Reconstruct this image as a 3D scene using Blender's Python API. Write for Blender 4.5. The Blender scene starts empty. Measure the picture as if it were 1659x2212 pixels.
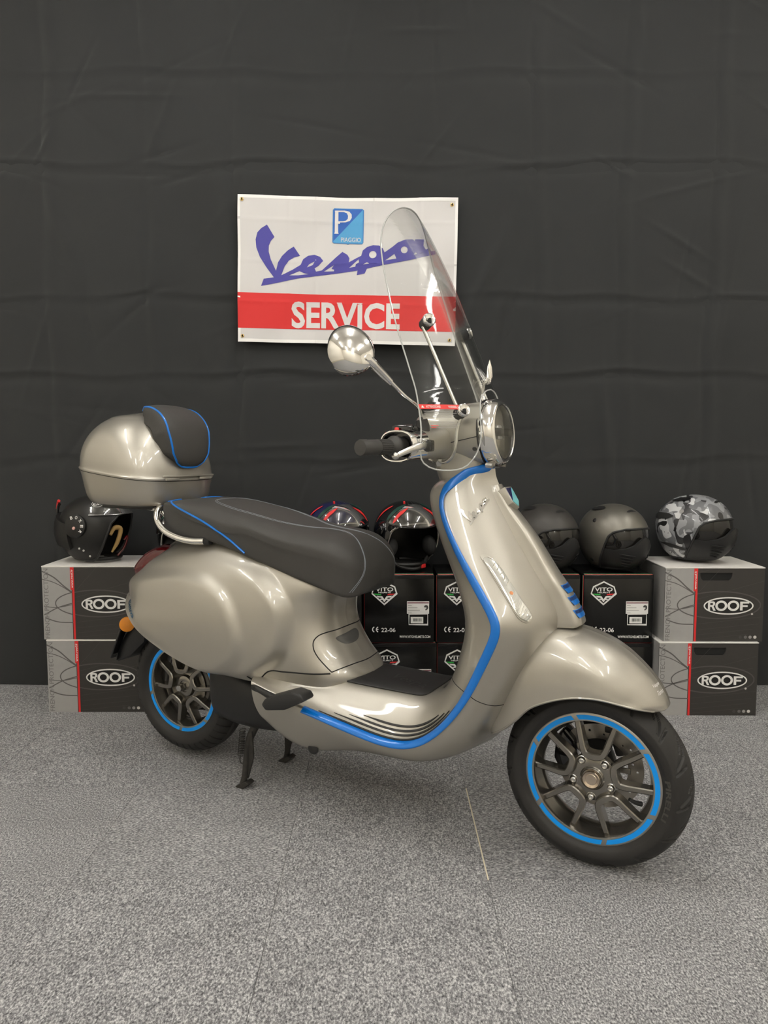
import bpy, bmesh, math, random
import numpy as np
from mathutils import Vector, Matrix
from mathutils.bvhtree import BVHTree

random.seed(7); np.random.seed(7)
SC = bpy.context.scene
COL = SC.collection
R = math.radians

# ------------------------------------------------------------------ camera
cam_d = bpy.data.cameras.new('camera'); cam = bpy.data.objects.new('camera', cam_d); COL.objects.link(cam)
cam_d.sensor_fit = 'VERTICAL'; cam_d.sensor_height = 36.0; cam_d.lens = 36.0 * 1600 / 2212
cam_d.clip_start = 0.02
cam.location = (0, 0, 1.035); cam.rotation_euler = (R(90 - 4.86), 0, 0)
SC.camera = cam

# ------------------------------------------------------------------ world, exposure
w = bpy.data.worlds.new('world'); SC.world = w; w.use_nodes = True
w.node_tree.nodes['Background'].inputs[0].default_value = (0.9, 0.95, 1.0, 1)
w.node_tree.nodes['Background'].inputs[1].default_value = 0.05
SC.view_settings.view_transform = 'Standard'
SC.view_settings.look = 'None'
SC.view_settings.gamma = 1.0
SC.view_settings.exposure = 1.25
SC.view_settings.use_curve_mapping = False
LAMP_STRENGTH = 13.0
LAMP_COLOR = (1.0, 0.972, 0.93, 1)

# ------------------------------------------------------------------ materials
def sock(n, name, v):
    if name in n.inputs: n.inputs[name].default_value = v
def mat(name, col, rough=0.5, metal=0.0, coat=0.0, coat_rough=0.05, spec=0.5, sheen=0.0, noise=None, bump=None, emit=None, emit_s=0.0, trans=0.0, ior=1.45):
    m = bpy.data.materials.new(name); m.use_nodes = True
    nt = m.node_tree; b = nt.nodes['Principled BSDF']
    c = (*col, 1) if len(col) == 3 else col
    sock(b, 'Base Color', c); sock(b, 'Roughness', rough); sock(b, 'Metallic', metal)
    sock(b, 'Coat Weight', coat); sock(b, 'Coat Roughness', coat_rough); sock(b, 'Specular IOR Level', spec)
    sock(b, 'Sheen Weight', sheen); sock(b, 'Transmission Weight', trans); sock(b, 'IOR', ior)
    if emit: sock(b, 'Emission Color', (*emit, 1)); sock(b, 'Emission Strength', emit_s)
    tc = None
    def nz(scale, detail=3):
        nonlocal tc
        if tc is None: tc = nt.nodes.new('ShaderNodeTexCoord')
        t = nt.nodes.new('ShaderNodeTexNoise'); t.inputs['Scale'].default_value = scale; t.inputs['Detail'].default_value = detail
        nt.links.new(tc.outputs['Object'], t.inputs['Vector']); return t
    if noise:   # (scale, amount)
        t = nz(noise[0]); mx = nt.nodes.new('ShaderNodeMix'); mx.data_type = 'RGBA'
        mx.inputs[6].default_value = (*[max(0, v * (1 - noise[1])) for v in c[:3]], 1)
        mx.inputs[7].default_value = (*[min(1, v * (1 + noise[1])) for v in c[:3]], 1)
        nt.links.new(t.outputs['Fac'], mx.inputs[0]); nt.links.new(mx.outputs[2], b.inputs['Base Color'])
    if bump:    # (scale, distance)
        t = nz(bump[0], 2); bp = nt.nodes.new('ShaderNodeBump'); bp.inputs['Strength'].default_value = 0.6
        bp.inputs['Distance'].default_value = bump[1]
        nt.links.new(t.outputs['Fac'], bp.inputs['Height']); nt.links.new(bp.outputs['Normal'], b.inputs['Normal'])
    return m

M = {}
M['silver'] = mat('silver_paint', (0.44, 0.418, 0.365), 0.43, 0.74, coat=1.0, coat_rough=0.04, noise=(900, 0.06))
M['blue'] = mat('blue_paint', (0.0, 0.165, 0.62), 0.28, 0.12, coat=0.6, coat_rough=0.08)
M['sticker_blue'] = mat('rim_sticker_blue', (0.0, 0.32, 0.95), 0.45)
M['seat'] = mat('seat_vinyl', (0.052, 0.050, 0.047), 0.58, bump=(500, 0.0006))
M['thread'] = mat('grey_thread', (0.22, 0.24, 0.27), 0.7)
M['chrome'] = mat('chrome', (0.86, 0.85, 0.83), 0.05, 1.0)
M['satin'] = mat('satin_metal', (0.62, 0.61, 0.58), 0.25, 1.0)
M['gun'] = mat('gunmetal_rim', (0.24, 0.225, 0.20), 0.24, 0.9, coat=0.6, coat_rough=0.1)
M['rimlip'] = mat('rim_lip', (0.40, 0.38, 0.35), 0.32, 0.8)
M['disc'] = mat('brake_disc', (0.33, 0.31, 0.28), 0.3, 1.0)
M['capbronze'] = mat('hub_cap_metal', (0.62, 0.52, 0.42), 0.22, 1.0)
M['rubber'] = mat('tyre_rubber', (0.024, 0.0228, 0.0215), 0.55, bump=(180, 0.0004))
M['rubber_text'] = mat('tyre_letters', (0.060, 0.056, 0.050), 0.6)
M['blackpl'] = mat('black_plastic', (0.018, 0.018, 0.018), 0.42, bump=(900, 0.0002))
M['blackmat'] = mat('black_mat_rubber', (0.022, 0.022, 0.022), 0.5)
M['blackgl'] = mat('black_gloss', (0.008, 0.008, 0.009), 0.08, coat=0.6)
M['blackmt'] = mat('black_matt_paint', (0.014, 0.0135, 0.013), 0.42)
M['dark'] = mat('dark_underside', (0.01, 0.01, 0.01), 0.8)
M['iron'] = mat('dirty_iron', (0.045, 0.042, 0.038), 0.55, 0.4, noise=(60, 0.5))
M['white'] = mat('white_print', (0.80, 0.79, 0.77), 0.5)
M['red'] = mat('red_print', (0.72, 0.03, 0.03), 0.45)
M['green'] = mat('green_print', (0.03, 0.42, 0.06), 0.45)
M['amber'] = mat('amber_reflector', (0.72, 0.25, 0.01), 0.18, coat=0.5, bump=(700, 0.002))
M['redlens'] = mat('red_lens', (0.10, 0.003, 0.006), 0.08, coat=0.8)
M['lens'] = mat('signal_lens', (0.74, 0.74, 0.70), 0.08, 0.55, coat=1.0, coat_rough=0.02)
M['orange'] = mat('orange_bulb', (0.70, 0.28, 0.12), 0.3)
M['decal'] = mat('printed_grey', (0.30, 0.29, 0.28), 0.5)
M['decal_red'] = mat('printed_red', (0.75, 0.045, 0.04), 0.45)
M['navy'] = mat('navy_enamel', (0.012, 0.016, 0.12), 0.2, coat=0.8)
M['cyan'] = mat('cyan_enamel', (0.22, 0.62, 0.66), 0.2, coat=0.8)

def clear_mat(name, tint, tintamt, ior=1.45, amt=0.9):
    m = bpy.data.materials.new(name); m.use_nodes = True; nt = m.node_tree
    for n in list(nt.nodes): nt.nodes.remove(n)
    o = nt.nodes.new('ShaderNodeOutputMaterial'); tr = nt.nodes.new('ShaderNodeBsdfTransparent'); gl = nt.nodes.new('ShaderNodeBsdfGlossy')
    tr.inputs[0].default_value = (*tint, 1); gl.inputs['Roughness'].default_value = 0.02
    fr = nt.nodes.new('ShaderNodeFresnel'); fr.inputs['IOR'].default_value = ior
    ad = nt.nodes.new('ShaderNodeMath'); ad.operation = 'MULTIPLY_ADD'; ad.inputs[1].default_value = amt; ad.inputs[2].default_value = tintamt
    nt.links.new(fr.outputs[0], ad.inputs[0])
    mx = nt.nodes.new('ShaderNodeMixShader'); nt.links.new(ad.outputs[0], mx.inputs[0])
    nt.links.new(tr.outputs[0], mx.inputs[1]); nt.links.new(gl.outputs[0], mx.inputs[2]); nt.links.new(mx.outputs[0], o.inputs[0])
    return m
M['screen'] = clear_mat('clear_acrylic', (0.965, 0.97, 0.965), 0.012, 1.3, 0.42)
M['clear'] = clear_mat('clear_lens', (0.97, 0.97, 0.96), 0.03)
M['smoke'] = mat('smoked_visor', (0.012, 0.011, 0.010), 0.05, coat=0.4, coat_rough=0.02, spec=0.45)
M['bowl'] = mat('reflector_bowl', (0.90, 0.88, 0.82), 0.22, 0.9)
M['edge'] = mat('acrylic_edge', (0.50, 0.51, 0.50), 0.12, coat=1.0)

# ------------------------------------------------------------------ object helpers
def newmesh(name, V, F, m=None, smooth=True, angle=40):
    me = bpy.data.meshes.new(name)
    me.from_pydata([tuple(map(float, v)) for v in V], [], [tuple(map(int, f)) for f in F])
    me.validate(clean_customdata=False)
    if smooth:
        me.shade_smooth()
        if angle: me.set_sharp_from_angle(angle=R(angle))
    if m is not None: me.materials.append(m)
    me.update(); return me
def link(name, me, parent=None, loc=None, rot=None):
    o = bpy.data.objects.new(name, me); COL.objects.link(o)
    if parent: o.parent = parent
    if loc is not None: o.location = loc
    if rot is not None: o.rotation_euler = rot
    return o
def mk(name, VF, m, parent=None, smooth=True, angle=40, loc=None, rot=None):
    return link(name, newmesh(name, VF[0], VF[1], m, smooth, angle), parent, loc, rot)
def tag(o, label, cat, group=None):
    o['label'] = label; o['category'] = cat
    if group: o['group'] = group
    return o
def struct(o, label=None):
    o['kind'] = 'structure'
    if label: o['label'] = label
    return o
def empty(name, loc=(0, 0, 0), rz=0):
    o = bpy.data.objects.new(name, None); COL.objects.link(o); o.empty_display_size = 0.05
    o.location = loc; o.rotation_euler = (0, 0, rz); return o
def copy_tree(o, parent=None):
    c = o.copy(); COL.objects.link(c)
    if parent: c.parent = parent
    for ch in list(o.children): copy_tree(ch, c)
    return c

# ------------------------------------------------------------------ geometry helpers
def A(x): return np.asarray(x, float)
def crs(P, n, closed=False):
    """cubic (Catmull-Rom, chord length) resample of a polyline to n points"""
    P = A(P)
    if closed: P = np.vstack([P[-1], P, P[0], P[1]])
    else: P = np.vstack([2 * P[0] - P[1], P, 2 * P[-1] - P[-2]])
    seg = np.maximum(np.linalg.norm(np.diff(P, axis=0), axis=1), 1e-6) ** 0.5
    t = np.concatenate([[0], np.cumsum(seg)])
    lo, hi = t[1], t[-2]
    L = np.concatenate([[0], np.cumsum(np.linalg.norm(np.diff(P[1:-1], axis=0), axis=1))])
    want = np.linspace(0, L[-1], n + 1)[:-1] if closed else np.linspace(0, L[-1], n)
    u = np.interp(want, L, t[1:-1])
    out = []
    for x in u:
        i = min(max(np.searchsorted(t, x, side='right') - 1, 1), len(P) - 3)
        t0, t1, t2, t3 = t[i - 1:i + 3]; p0, p1, p2, p3 = P[i - 1:i + 3]
        a1 = (t1 - x) / (t1 - t0) * p0 + (x - t0) / (t1 - t0) * p1
        a2 = (t2 - x) / (t2 - t1) * p1 + (x - t1) / (t2 - t1) * p2
        a3 = (t3 - x) / (t3 - t2) * p2 + (x - t2) / (t3 - t2) * p3
        b1 = (t2 - x) / (t2 - t0) * a1 + (x - t0) / (t2 - t0) * a2
        b2 = (t3 - x) / (t3 - t1) * a2 + (x - t1) / (t3 - t1) * a3
        out.append((t2 - x) / (t2 - t1) * b1 + (x - t1) / (t2 - t1) * b2)
    return A(out)
def ucrs(P, n):
    """uniform-parameter Catmull-Rom through control points (keeps control correspondence)"""
    P = A(P); k = len(P); Q = np.vstack([2 * P[0] - P[1], P, 2 * P[-1] - P[-2]])
    out = []
    for s in np.linspace(0, k - 1, n):
        i = min(int(s), k - 2); f = s - i; p0, p1, p2, p3 = Q[i:i + 4]
        out.append(0.5 * (2 * p1 + (p2 - p0) * f + (2 * p0 - 5 * p1 + 4 * p2 - p3) * f * f + (3 * p1 - p0 - 3 * p2 + p3) * f ** 3))
    return A(out)
def net(rows, nu, nv):
    """smooth grid (nu x nv) through a control net rows[k][j]"""
    rows = A(rows)
    a = np.stack([ucrs(r, nv) for r in rows])
    return np.stack([ucrs(a[:, j], nu) for j in range(nv)], 1)
def grid(G, closeu=False, closev=False, flip=False):
    nu, nv = G.shape[:2]; V = G.reshape(-1, 3).tolist(); F = []
    for i in range(nu if closeu else nu - 1):
        for j in range(nv if closev else nv - 1):
            a, b, c, d = i * nv + j, i * nv + (j + 1) % nv, ((i + 1) % nu) * nv + (j + 1) % nv, ((i + 1) % nu) * nv + j
            F.append((a, d, c, b) if flip else (a, b, c, d))
    return V, F
def join(*L):
    V, F = [], []
    for v, f in L:
        k = len(V); V += [tuple(x) for x in v]; F += [tuple(i + k for i in q) for q in f]
    return V, F
def mirror_y(VF): return [(x, -y, z) for x, y, z in VF[0]], [tuple(reversed(f)) for f in VF[1]]
def both(VF): return join(VF, mirror_y(VF))
def xf(VF, mtx=None, loc=None):
    if mtx is None: mtx = Matrix.Identity(4)
    if loc is not None: mtx = Matrix.Translation(loc) @ mtx
    return [tuple(mtx @ Vector(v)) for v in VF[0]], VF[1]
def frames(P, closed=False):
    P = A(P); n = len(P)
    T = np.roll(P, -1, 0) - np.roll(P, 1, 0) if closed else np.gradient(P, axis=0)
    T /= np.maximum(np.linalg.norm(T, axis=1), 1e-9)[:, None]
    up = A([0, 0, 1]) if abs(T[0][2]) < 0.9 else A([0, 1, 0])
    N = [np.cross(T[0], up)]; N[0] /= np.linalg.norm(N[0])
    for i in range(1, n):
        v = N[-1] - T[i] * (N[-1] @ T[i]); N.append(v / max(np.linalg.norm(v), 1e-9))
    N = A(N); return T, N, np.cross(T, N)
def tube(P, r, n=8, closed=False, cap=True):
    P = A(P); T, N, B = frames(P, closed)
    rr = np.full(len(P), r) if np.isscalar(r) else np.interp(np.linspace(0, 1, len(P)), np.linspace(0, 1, len(r)), r)
    a = np.linspace(0, 2 * np.pi, n, endpoint=False)
    G = P[:, None] + rr[:, None, None] * (np.cos(a)[None, :, None] * N[:, None] + np.sin(a)[None, :, None] * B[:, None])
    V, F = grid(G, closeu=closed, closev=True, flip=True)
    if cap and not closed:
        F.append(tuple(range(n))); k = (len(P) - 1) * n; F.append(tuple(range(k + n - 1, k - 1, -1)))
    return V, F
def lathe(prof, n=48, axis='z', close=False, a0=0.0, a1=2 * math.pi):
    """prof: [(r, h)]; axis of revolution"""
    full = abs(a1 - a0 - 2 * math.pi) < 1e-6
    a = np.linspace(a0, a1, n, endpoint=not full); P = A(prof)
    G = np.zeros((n, len(P), 3))
    G[..., 0] = np.cos(a)[:, None] * P[None, :, 0]; G[..., 1] = np.sin(a)[:, None] * P[None, :, 0]; G[..., 2] = P[None, :, 1]
    if axis == 'y': G = np.stack([G[..., 0], -G[..., 2], G[..., 1]], -1)      # h -> -y
    if axis == 'x': G = np.stack([G[..., 2], G[..., 0], G[..., 1]], -1)
    return grid(G, closeu=full, closev=close, flip=True)
def box(x0, x1, y0, y1, z0, z1, bev=0.0, seg=2):
    bm = bmesh.new(); bmesh.ops.create_cube(bm, size=1)
    for v in bm.verts: v.co = Vector((x0 + (v.co.x + .5) * (x1 - x0), y0 + (v.co.y + .5) * (y1 - y0), z0 + (v.co.z + .5) * (z1 - z0)))
    if bev: bmesh.ops.bevel(bm, geom=list(bm.edges), offset=bev, segments=seg, affect='EDGES', profile=0.5)
    return frombm(bm)
def frombm(bm):
    bm.verts.ensure_lookup_table(); bm.verts.index_update()
    r = [tuple(v.co) for v in bm.verts], [tuple(v.index for v in f.verts) for f in bm.faces]; bm.free(); return r
def prism(poly, axis_map, d0, d1, bev=0.0):
    """extrude closed 2-D polygon; axis_map(a,b,d)->xyz"""
    bm = bmesh.new(); n = len(poly)
    b0 = [bm.verts.new(axis_map(a, b, d0)) for a, b in poly]; b1 = [bm.verts.new(axis_map(a, b, d1)) for a, b in poly]
    bm.faces.new(b0[::-1]); bm.faces.new(b1)
    for i in range(n): bm.faces.new((b0[i], b0[(i + 1) % n], b1[(i + 1) % n], b1[i]))
    bmesh.ops.recalc_face_normals(bm, faces=bm.faces)
    if bev: bmesh.ops.bevel(bm, geom=list(bm.edges), offset=bev, segments=2, affect='EDGES', profile=0.5)
    return frombm(bm)
def from_curve(cu):
    o = bpy.data.objects.new('tmp', cu); COL.objects.link(o)
    dg = bpy.context.evaluated_depsgraph_get(); dg.update()
    me = bpy.data.meshes.new_from_object(o.evaluated_get(dg))
    r = [tuple(v.co) for v in me.vertices], [tuple(p.vertices) for p in me.polygons]
    bpy.data.objects.remove(o); bpy.data.curves.remove(cu); bpy.data.meshes.remove(me); return r
def shape2d(loops, ext=0.0):
    cu = bpy.data.curves.new('tmp', 'CURVE'); cu.dimensions = '2D'; cu.fill_mode = 'BOTH'; cu.extrude = ext
    for L in loops:
        sp = cu.splines.new('POLY'); sp.points.add(len(L) - 1); sp.use_cyclic_u = True
        for p, q in zip(sp.points, L): p.co = (q[0], q[1], 0, 1)
    return from_curve(cu)
def text2d(s, size, bold=0.0, ext=0.0, align='LEFT', sx=1.0, shear=0.0, space=1.0):
    cu = bpy.data.curves.new('tmp', 'FONT'); cu.body = s; cu.size = size; cu.offset = bold; cu.extrude = ext
    cu.align_x = align; cu.shear = shear; cu.space_character = space; cu.resolution_u = 3
    V, F = from_curve(cu); return [(x * sx, y, z) for x, y, z in V], F
def fit2d(VF, x0, x1, y0, y1):
    P = A(VF[0]); a, b = P.min(0), P.max(0)
    return [((x - a[0]) / (b[0] - a[0]) * (x1 - x0) + x0, (y - a[1]) / (b[1] - a[1]) * (y1 - y0) + y0, z) for x, y, z in VF[0]], VF[1]
def circ2d(cx, cy, rx, ry=None, n=32, a0=0):
    ry = rx if ry is None else ry
    return [(cx + rx * math.cos(a0 + 2 * math.pi * i / n), cy + ry * math.sin(a0 + 2 * math.pi * i / n)) for i in range(n)]
def stroke(P, wd, closed=False):
    """flat ribbon of width wd along a 2-D polyline"""
    P = A(P); n = len(P)
    T = np.roll(P, -1, 0) - np.roll(P, 1, 0) if closed else np.gradient(P, axis=0)
    T /= np.maximum(np.linalg.norm(T, axis=1), 1e-9)[:, None]; N = np.stack([-T[:, 1], T[:, 0]], 1) * wd / 2
    # mitre
    if n > 2:
        for i in range(n):
            if not closed and i in (0, n - 1): continue
            d1 = P[i] - P[i - 1]; d1 = d1 / max(np.linalg.norm(d1), 1e-9); m_ = N[i] / (wd / 2)
            N[i] = m_ * wd / 2 / max(0.35, abs(m_ @ A([-d1[1], d1[0]])))
    V = [(*p, 0) for p in (P + N)] + [(*p, 0) for p in (P - N)]
    F = [(i, i + n, (i + 1) % n + n, (i + 1) % n) for i in range(n if closed else n - 1)]
    return V, F
def mapv(VF, fn): return [tuple(fn(*v)) for v in VF[0]], VF[1]
def bvh(VF): return BVHTree.FromPolygons([Vector(v) for v in VF[0]], VF[1])
def cast(b, p, d, back=0.3):
    d = Vector(d).normalized(); h = b.ray_cast(Vector(p) - d * back, d)
    if h[0] is None:
        h = b.find_nearest(Vector(p)); n = h[1]
    else: n = h[1]
    if n.dot(d) > 0: n = -n
    return A(h[0]), A(n)
def subdiv(VF, maxlen):
    bm = bmesh.new(); vs = [bm.verts.new(v) for v in VF[0]]
    for f in VF[1]:
        try: bm.faces.new([vs[i] for i in f])
        except ValueError: pass
    bmesh.ops.triangulate(bm, faces=bm.faces)
    for _ in range(8):
        e = [e for e in bm.edges if e.calc_length() > maxlen]
        if not e: break
        bmesh.ops.subdivide_edges(bm, edges=e, cuts=1)
        bmesh.ops.triangulate(bm, faces=[f for f in bm.faces if len(f.verts) > 3])
    return frombm(bm)
def patch(outline, b, d, rings, n=48, base=0.0):
    """surface patch over a host mesh: outline (3-D, closed) shrunk in rings [(scale, height)]"""
    O_ = crs(outline, n, closed=True); c = O_.mean(0); rows = []
    for s, h in rings:
        row = []
        for p in O_:
            q, nn = cast(b, c + (p - c) * s, d); row.append(q + nn * h)
        rows.append(row)
    V, F = grid(A(rows), closev=True, flip=True)
    k = (len(rows) - 1) * n; F.append(tuple(range(k, k + n))[::-1]); return V, F
def smooth01(x): x = np.clip(x, 0, 1); return x * x * (3 - 2 * x)
def polysdf(px, pz, poly):
    """signed distance (positive inside) of points to polygon"""
    P = A(poly); Q = np.roll(P, -1, 0); d = np.full(px.shape, 1e9); ins = np.zeros(px.shape, bool)
    for (ax, az), (bx, bz) in zip(P, Q):
        ex, ez = bx - ax, bz - az; t = np.clip(((px - ax) * ex + (pz - az) * ez) / (ex * ex + ez * ez + 1e-12), 0, 1)
        d = np.minimum(d, np.hypot(px - ax - t * ex, pz - az - t * ez))
        cnd = ((az > pz) != (bz > pz)) & (px < (bx - ax) * (pz - az) / (bz - az + 1e-12) + ax); ins ^= cnd
    return np.where(ins, d, -d)
# ================================================================== ROOM
def room():
    X0, X1, Y0, Y1, Z1 = -3.2, 3.4, -2.9, 3.30, 3.15
    wm = mat('wall_paint', (0.80, 0.76, 0.67), 0.8, bump=(30, 0.001))
    cm = mat('ceiling_paint', (0.72, 0.70, 0.65), 0.85)
    for n, b in (('wall_back', (X0, X1, Y1, Y1 + .1, 0, Z1)), ('wall_front', (X0, X1, Y0 - .1, Y0, 0, Z1)),
                 ('wall_left', (X0 - .1, X0, Y0, Y1, 0, Z1)), ('wall_right', (X1, X1 + .1, Y0, Y1, 0, Z1))):
        struct(mk(n, box(*b), wm, smooth=False))
    struct(mk('ceiling', box(X0, X1, Y0, Y1, Z1, Z1 + .1), cm, smooth=False))
    # carpet tiles on a subfloor
    sub = mat('subfloor', (0.46, 0.42, 0.33), 0.8)
    fl = struct(mk('floor', box(X0, X1, Y0, Y1, -.06, -.006), sub, smooth=False))
    def carpet(name, vert):
        m = bpy.data.materials.new(name); m.use_nodes = True; nt = m.node_tree; b = nt.nodes['Principled BSDF']
        sock(b, 'Roughness', 0.95); sock(b, 'Specular IOR Level', 0.15); sock(b, 'Sheen Weight', 0.15)
        tc = nt.nodes.new('ShaderNodeTexCoord'); mp = nt.nodes.new('ShaderNodeMapping')
        mp.inputs['Scale'].default_value = (1.0, 0.60, 1) if vert else (0.60, 1.0, 1)
        oi = nt.nodes.new('ShaderNodeObjectInfo'); va = nt.nodes.new('ShaderNodeVectorMath'); va.operation = 'ADD'
        cb = nt.nodes.new('ShaderNodeCombineXYZ'); ml = nt.nodes.new('ShaderNodeMath'); ml.operation = 'MULTIPLY'; ml.inputs[1].default_value = 40
        nt.links.new(oi.outputs['Random'], ml.inputs[0]); nt.links.new(ml.outputs[0], cb.inputs[2])
        nt.links.new(tc.outputs['Object'], va.inputs[0]); nt.links.new(cb.outputs[0], va.inputs[1]); nt.links.new(va.outputs[0], mp.inputs[0])
        n1 = nt.nodes.new('ShaderNodeTexNoise'); n1.inputs['Scale'].default_value = 265; n1.inputs['Detail'].default_value = 2.5; n1.inputs['Roughness'].default_value = 0.65
        n2 = nt.nodes.new('ShaderNodeTexNoise'); n2.inputs['Scale'].default_value = 5; n2.inputs['Detail'].default_value = 4
        nt.links.new(mp.outputs[0], n1.inputs['Vector']); nt.links.new(tc.outputs['Object'], n2.inputs['Vector'])
        cr = nt.nodes.new('ShaderNodeValToRGB'); e = cr.color_ramp.elements
        e[0].position = 0.30; e[0].color = (0.05, 0.051, 0.056, 1); e[1].position = 0.71; e[1].color = (0.66, 0.66, 0.665, 1)
        k = e.new(0.50); k.color = (0.255, 0.255, 0.262, 1)
        nt.links.new(n1.outputs['Fac'], cr.inputs[0])
        mx = nt.nodes.new('ShaderNodeMix'); mx.data_type = 'RGBA'; mx.blend_type = 'MULTIPLY'; mx.inputs[0].default_value = 1
        mr = nt.nodes.new('ShaderNodeMapRange'); mr.inputs['From Min'].default_value = 0.3; mr.inputs['From Max'].default_value = 0.7
        mr.inputs['To Min'].default_value = 0.88; mr.inputs['To Max'].default_value = 1.08
        nt.links.new(n2.outputs['Fac'], mr.inputs[0]); nt.links.new(cr.outputs[0], mx.inputs[6]); nt.links.new(mr.outputs[0], mx.inputs[7])
        nt.links.new(mx.outputs[2], b.inputs['Base Color'])
        bp = nt.nodes.new('ShaderNodeBump'); bp.inputs['Strength'].default_value = 0.7; bp.inputs['Distance'].default_value = 0.003
        nt.links.new(n1.outputs['Fac'], bp.inputs['Height']); nt.links.new(bp.outputs['Normal'], b.inputs['Normal'])
        return m
    cv, ch = carpet('carpet_pile_lengthwise', True), carpet('carpet_pile_crosswise', False)
    TX, TY, g = .5, .49, .0004
    proto = {}
    for v, cmat in ((0, cv), (1, ch)):
        proto[v] = newmesh('carpet_tile', *box(-TX / 2 + g, TX / 2 - g, -TY / 2 + g, TY / 2 - g, -.006, 0, .0005, 1), cmat, False)
    for i in range(-7, 7):
        for j in range(-10, 4):
            cx, cy = .25 - TX / 2 + i * TX, 1.704 + TY / 2 + j * TY
            if cx - TX / 2 < X0 - .01 or cx + TX / 2 > X1 + .3 or cy - TY / 2 < Y0 - .2 or cy + TY / 2 > Y1 + .4: continue
            o = link('carpet_tile', proto[1 if (i in (1, -1) and j >= 0) else 0], fl)
            dx = .0032 if (i == 1 and j == 0) else 0
            dz = random.uniform(-.0004, .0004)
            o.location = (cx + dx, cy, dz)
            # last row would run under the back wall; trim it
            if cy + TY / 2 > Y1: o.scale.y = (Y1 - (cy - TY / 2)) / TY; o.location.y = (Y1 + cy - TY / 2) / 2
            if cx + TX / 2 > X1: o.scale.x = (X1 - (cx - TX / 2)) / TX; o.location.x = (X1 + cx - TX / 2) / 2
            if cx - TX / 2 < X0: o.scale.x = (cx + TX / 2 - X0) / TX; o.location.x = (X0 + cx + TX / 2) / 2
            if cy - TY / 2 < Y0: o.scale.y = (cy + TY / 2 - Y0) / TY; o.location.y = (Y0 + cy + TY / 2) / 2
    # the wide joint right of the scooter's stand shows the pale underlay
    mk('joint_underlay', box(.2490, .2534, 1.706, 2.192, -.0062, -.0010), mat('underlay_cream', (.80, .74, .58), .7), fl, smooth=False)
    # ceiling lamps: long LED battens
    em = mat('lamp_diffuser', (0.9, 0.9, 0.88), 0.5, emit=LAMP_COLOR[:3], emit_s=LAMP_STRENGTH)
    hm = mat('lamp_housing', (0.75, 0.75, 0.74), 0.4)
    spots = [(-1.75, 1.70), (0.05, 1.70), (1.85, 1.70), (-1.75, -.5), (0.05, -.5), (1.85, -.5), (-.85, -2.05), (.95, -2.05)]
    words = ['above the left boxes', 'above the scooter', 'above the right boxes', 'left of the camera', 'over the camera', 'right of the camera', 'behind the camera on the left', 'behind the camera on the right']
    L, Wd = 1.4, .08
    for (x, y), wd in zip(spots, words):
        e = empty('ceiling_lamp', (x, y, Z1)); tag(e, 'long white batten ceiling lamp ' + wd, 'lamp', 'ceiling lamps')
        mk('housing', box(-Wd / 2 - .02, Wd / 2 + .02, -L / 2 - .02, L / 2 + .02, -.06, 0, .006), hm, e)
        mk('diffuser', tube([(0, -L / 2, -.105), (0, L / 2, -.105)], .042, 20), em, e)
room()

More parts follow.
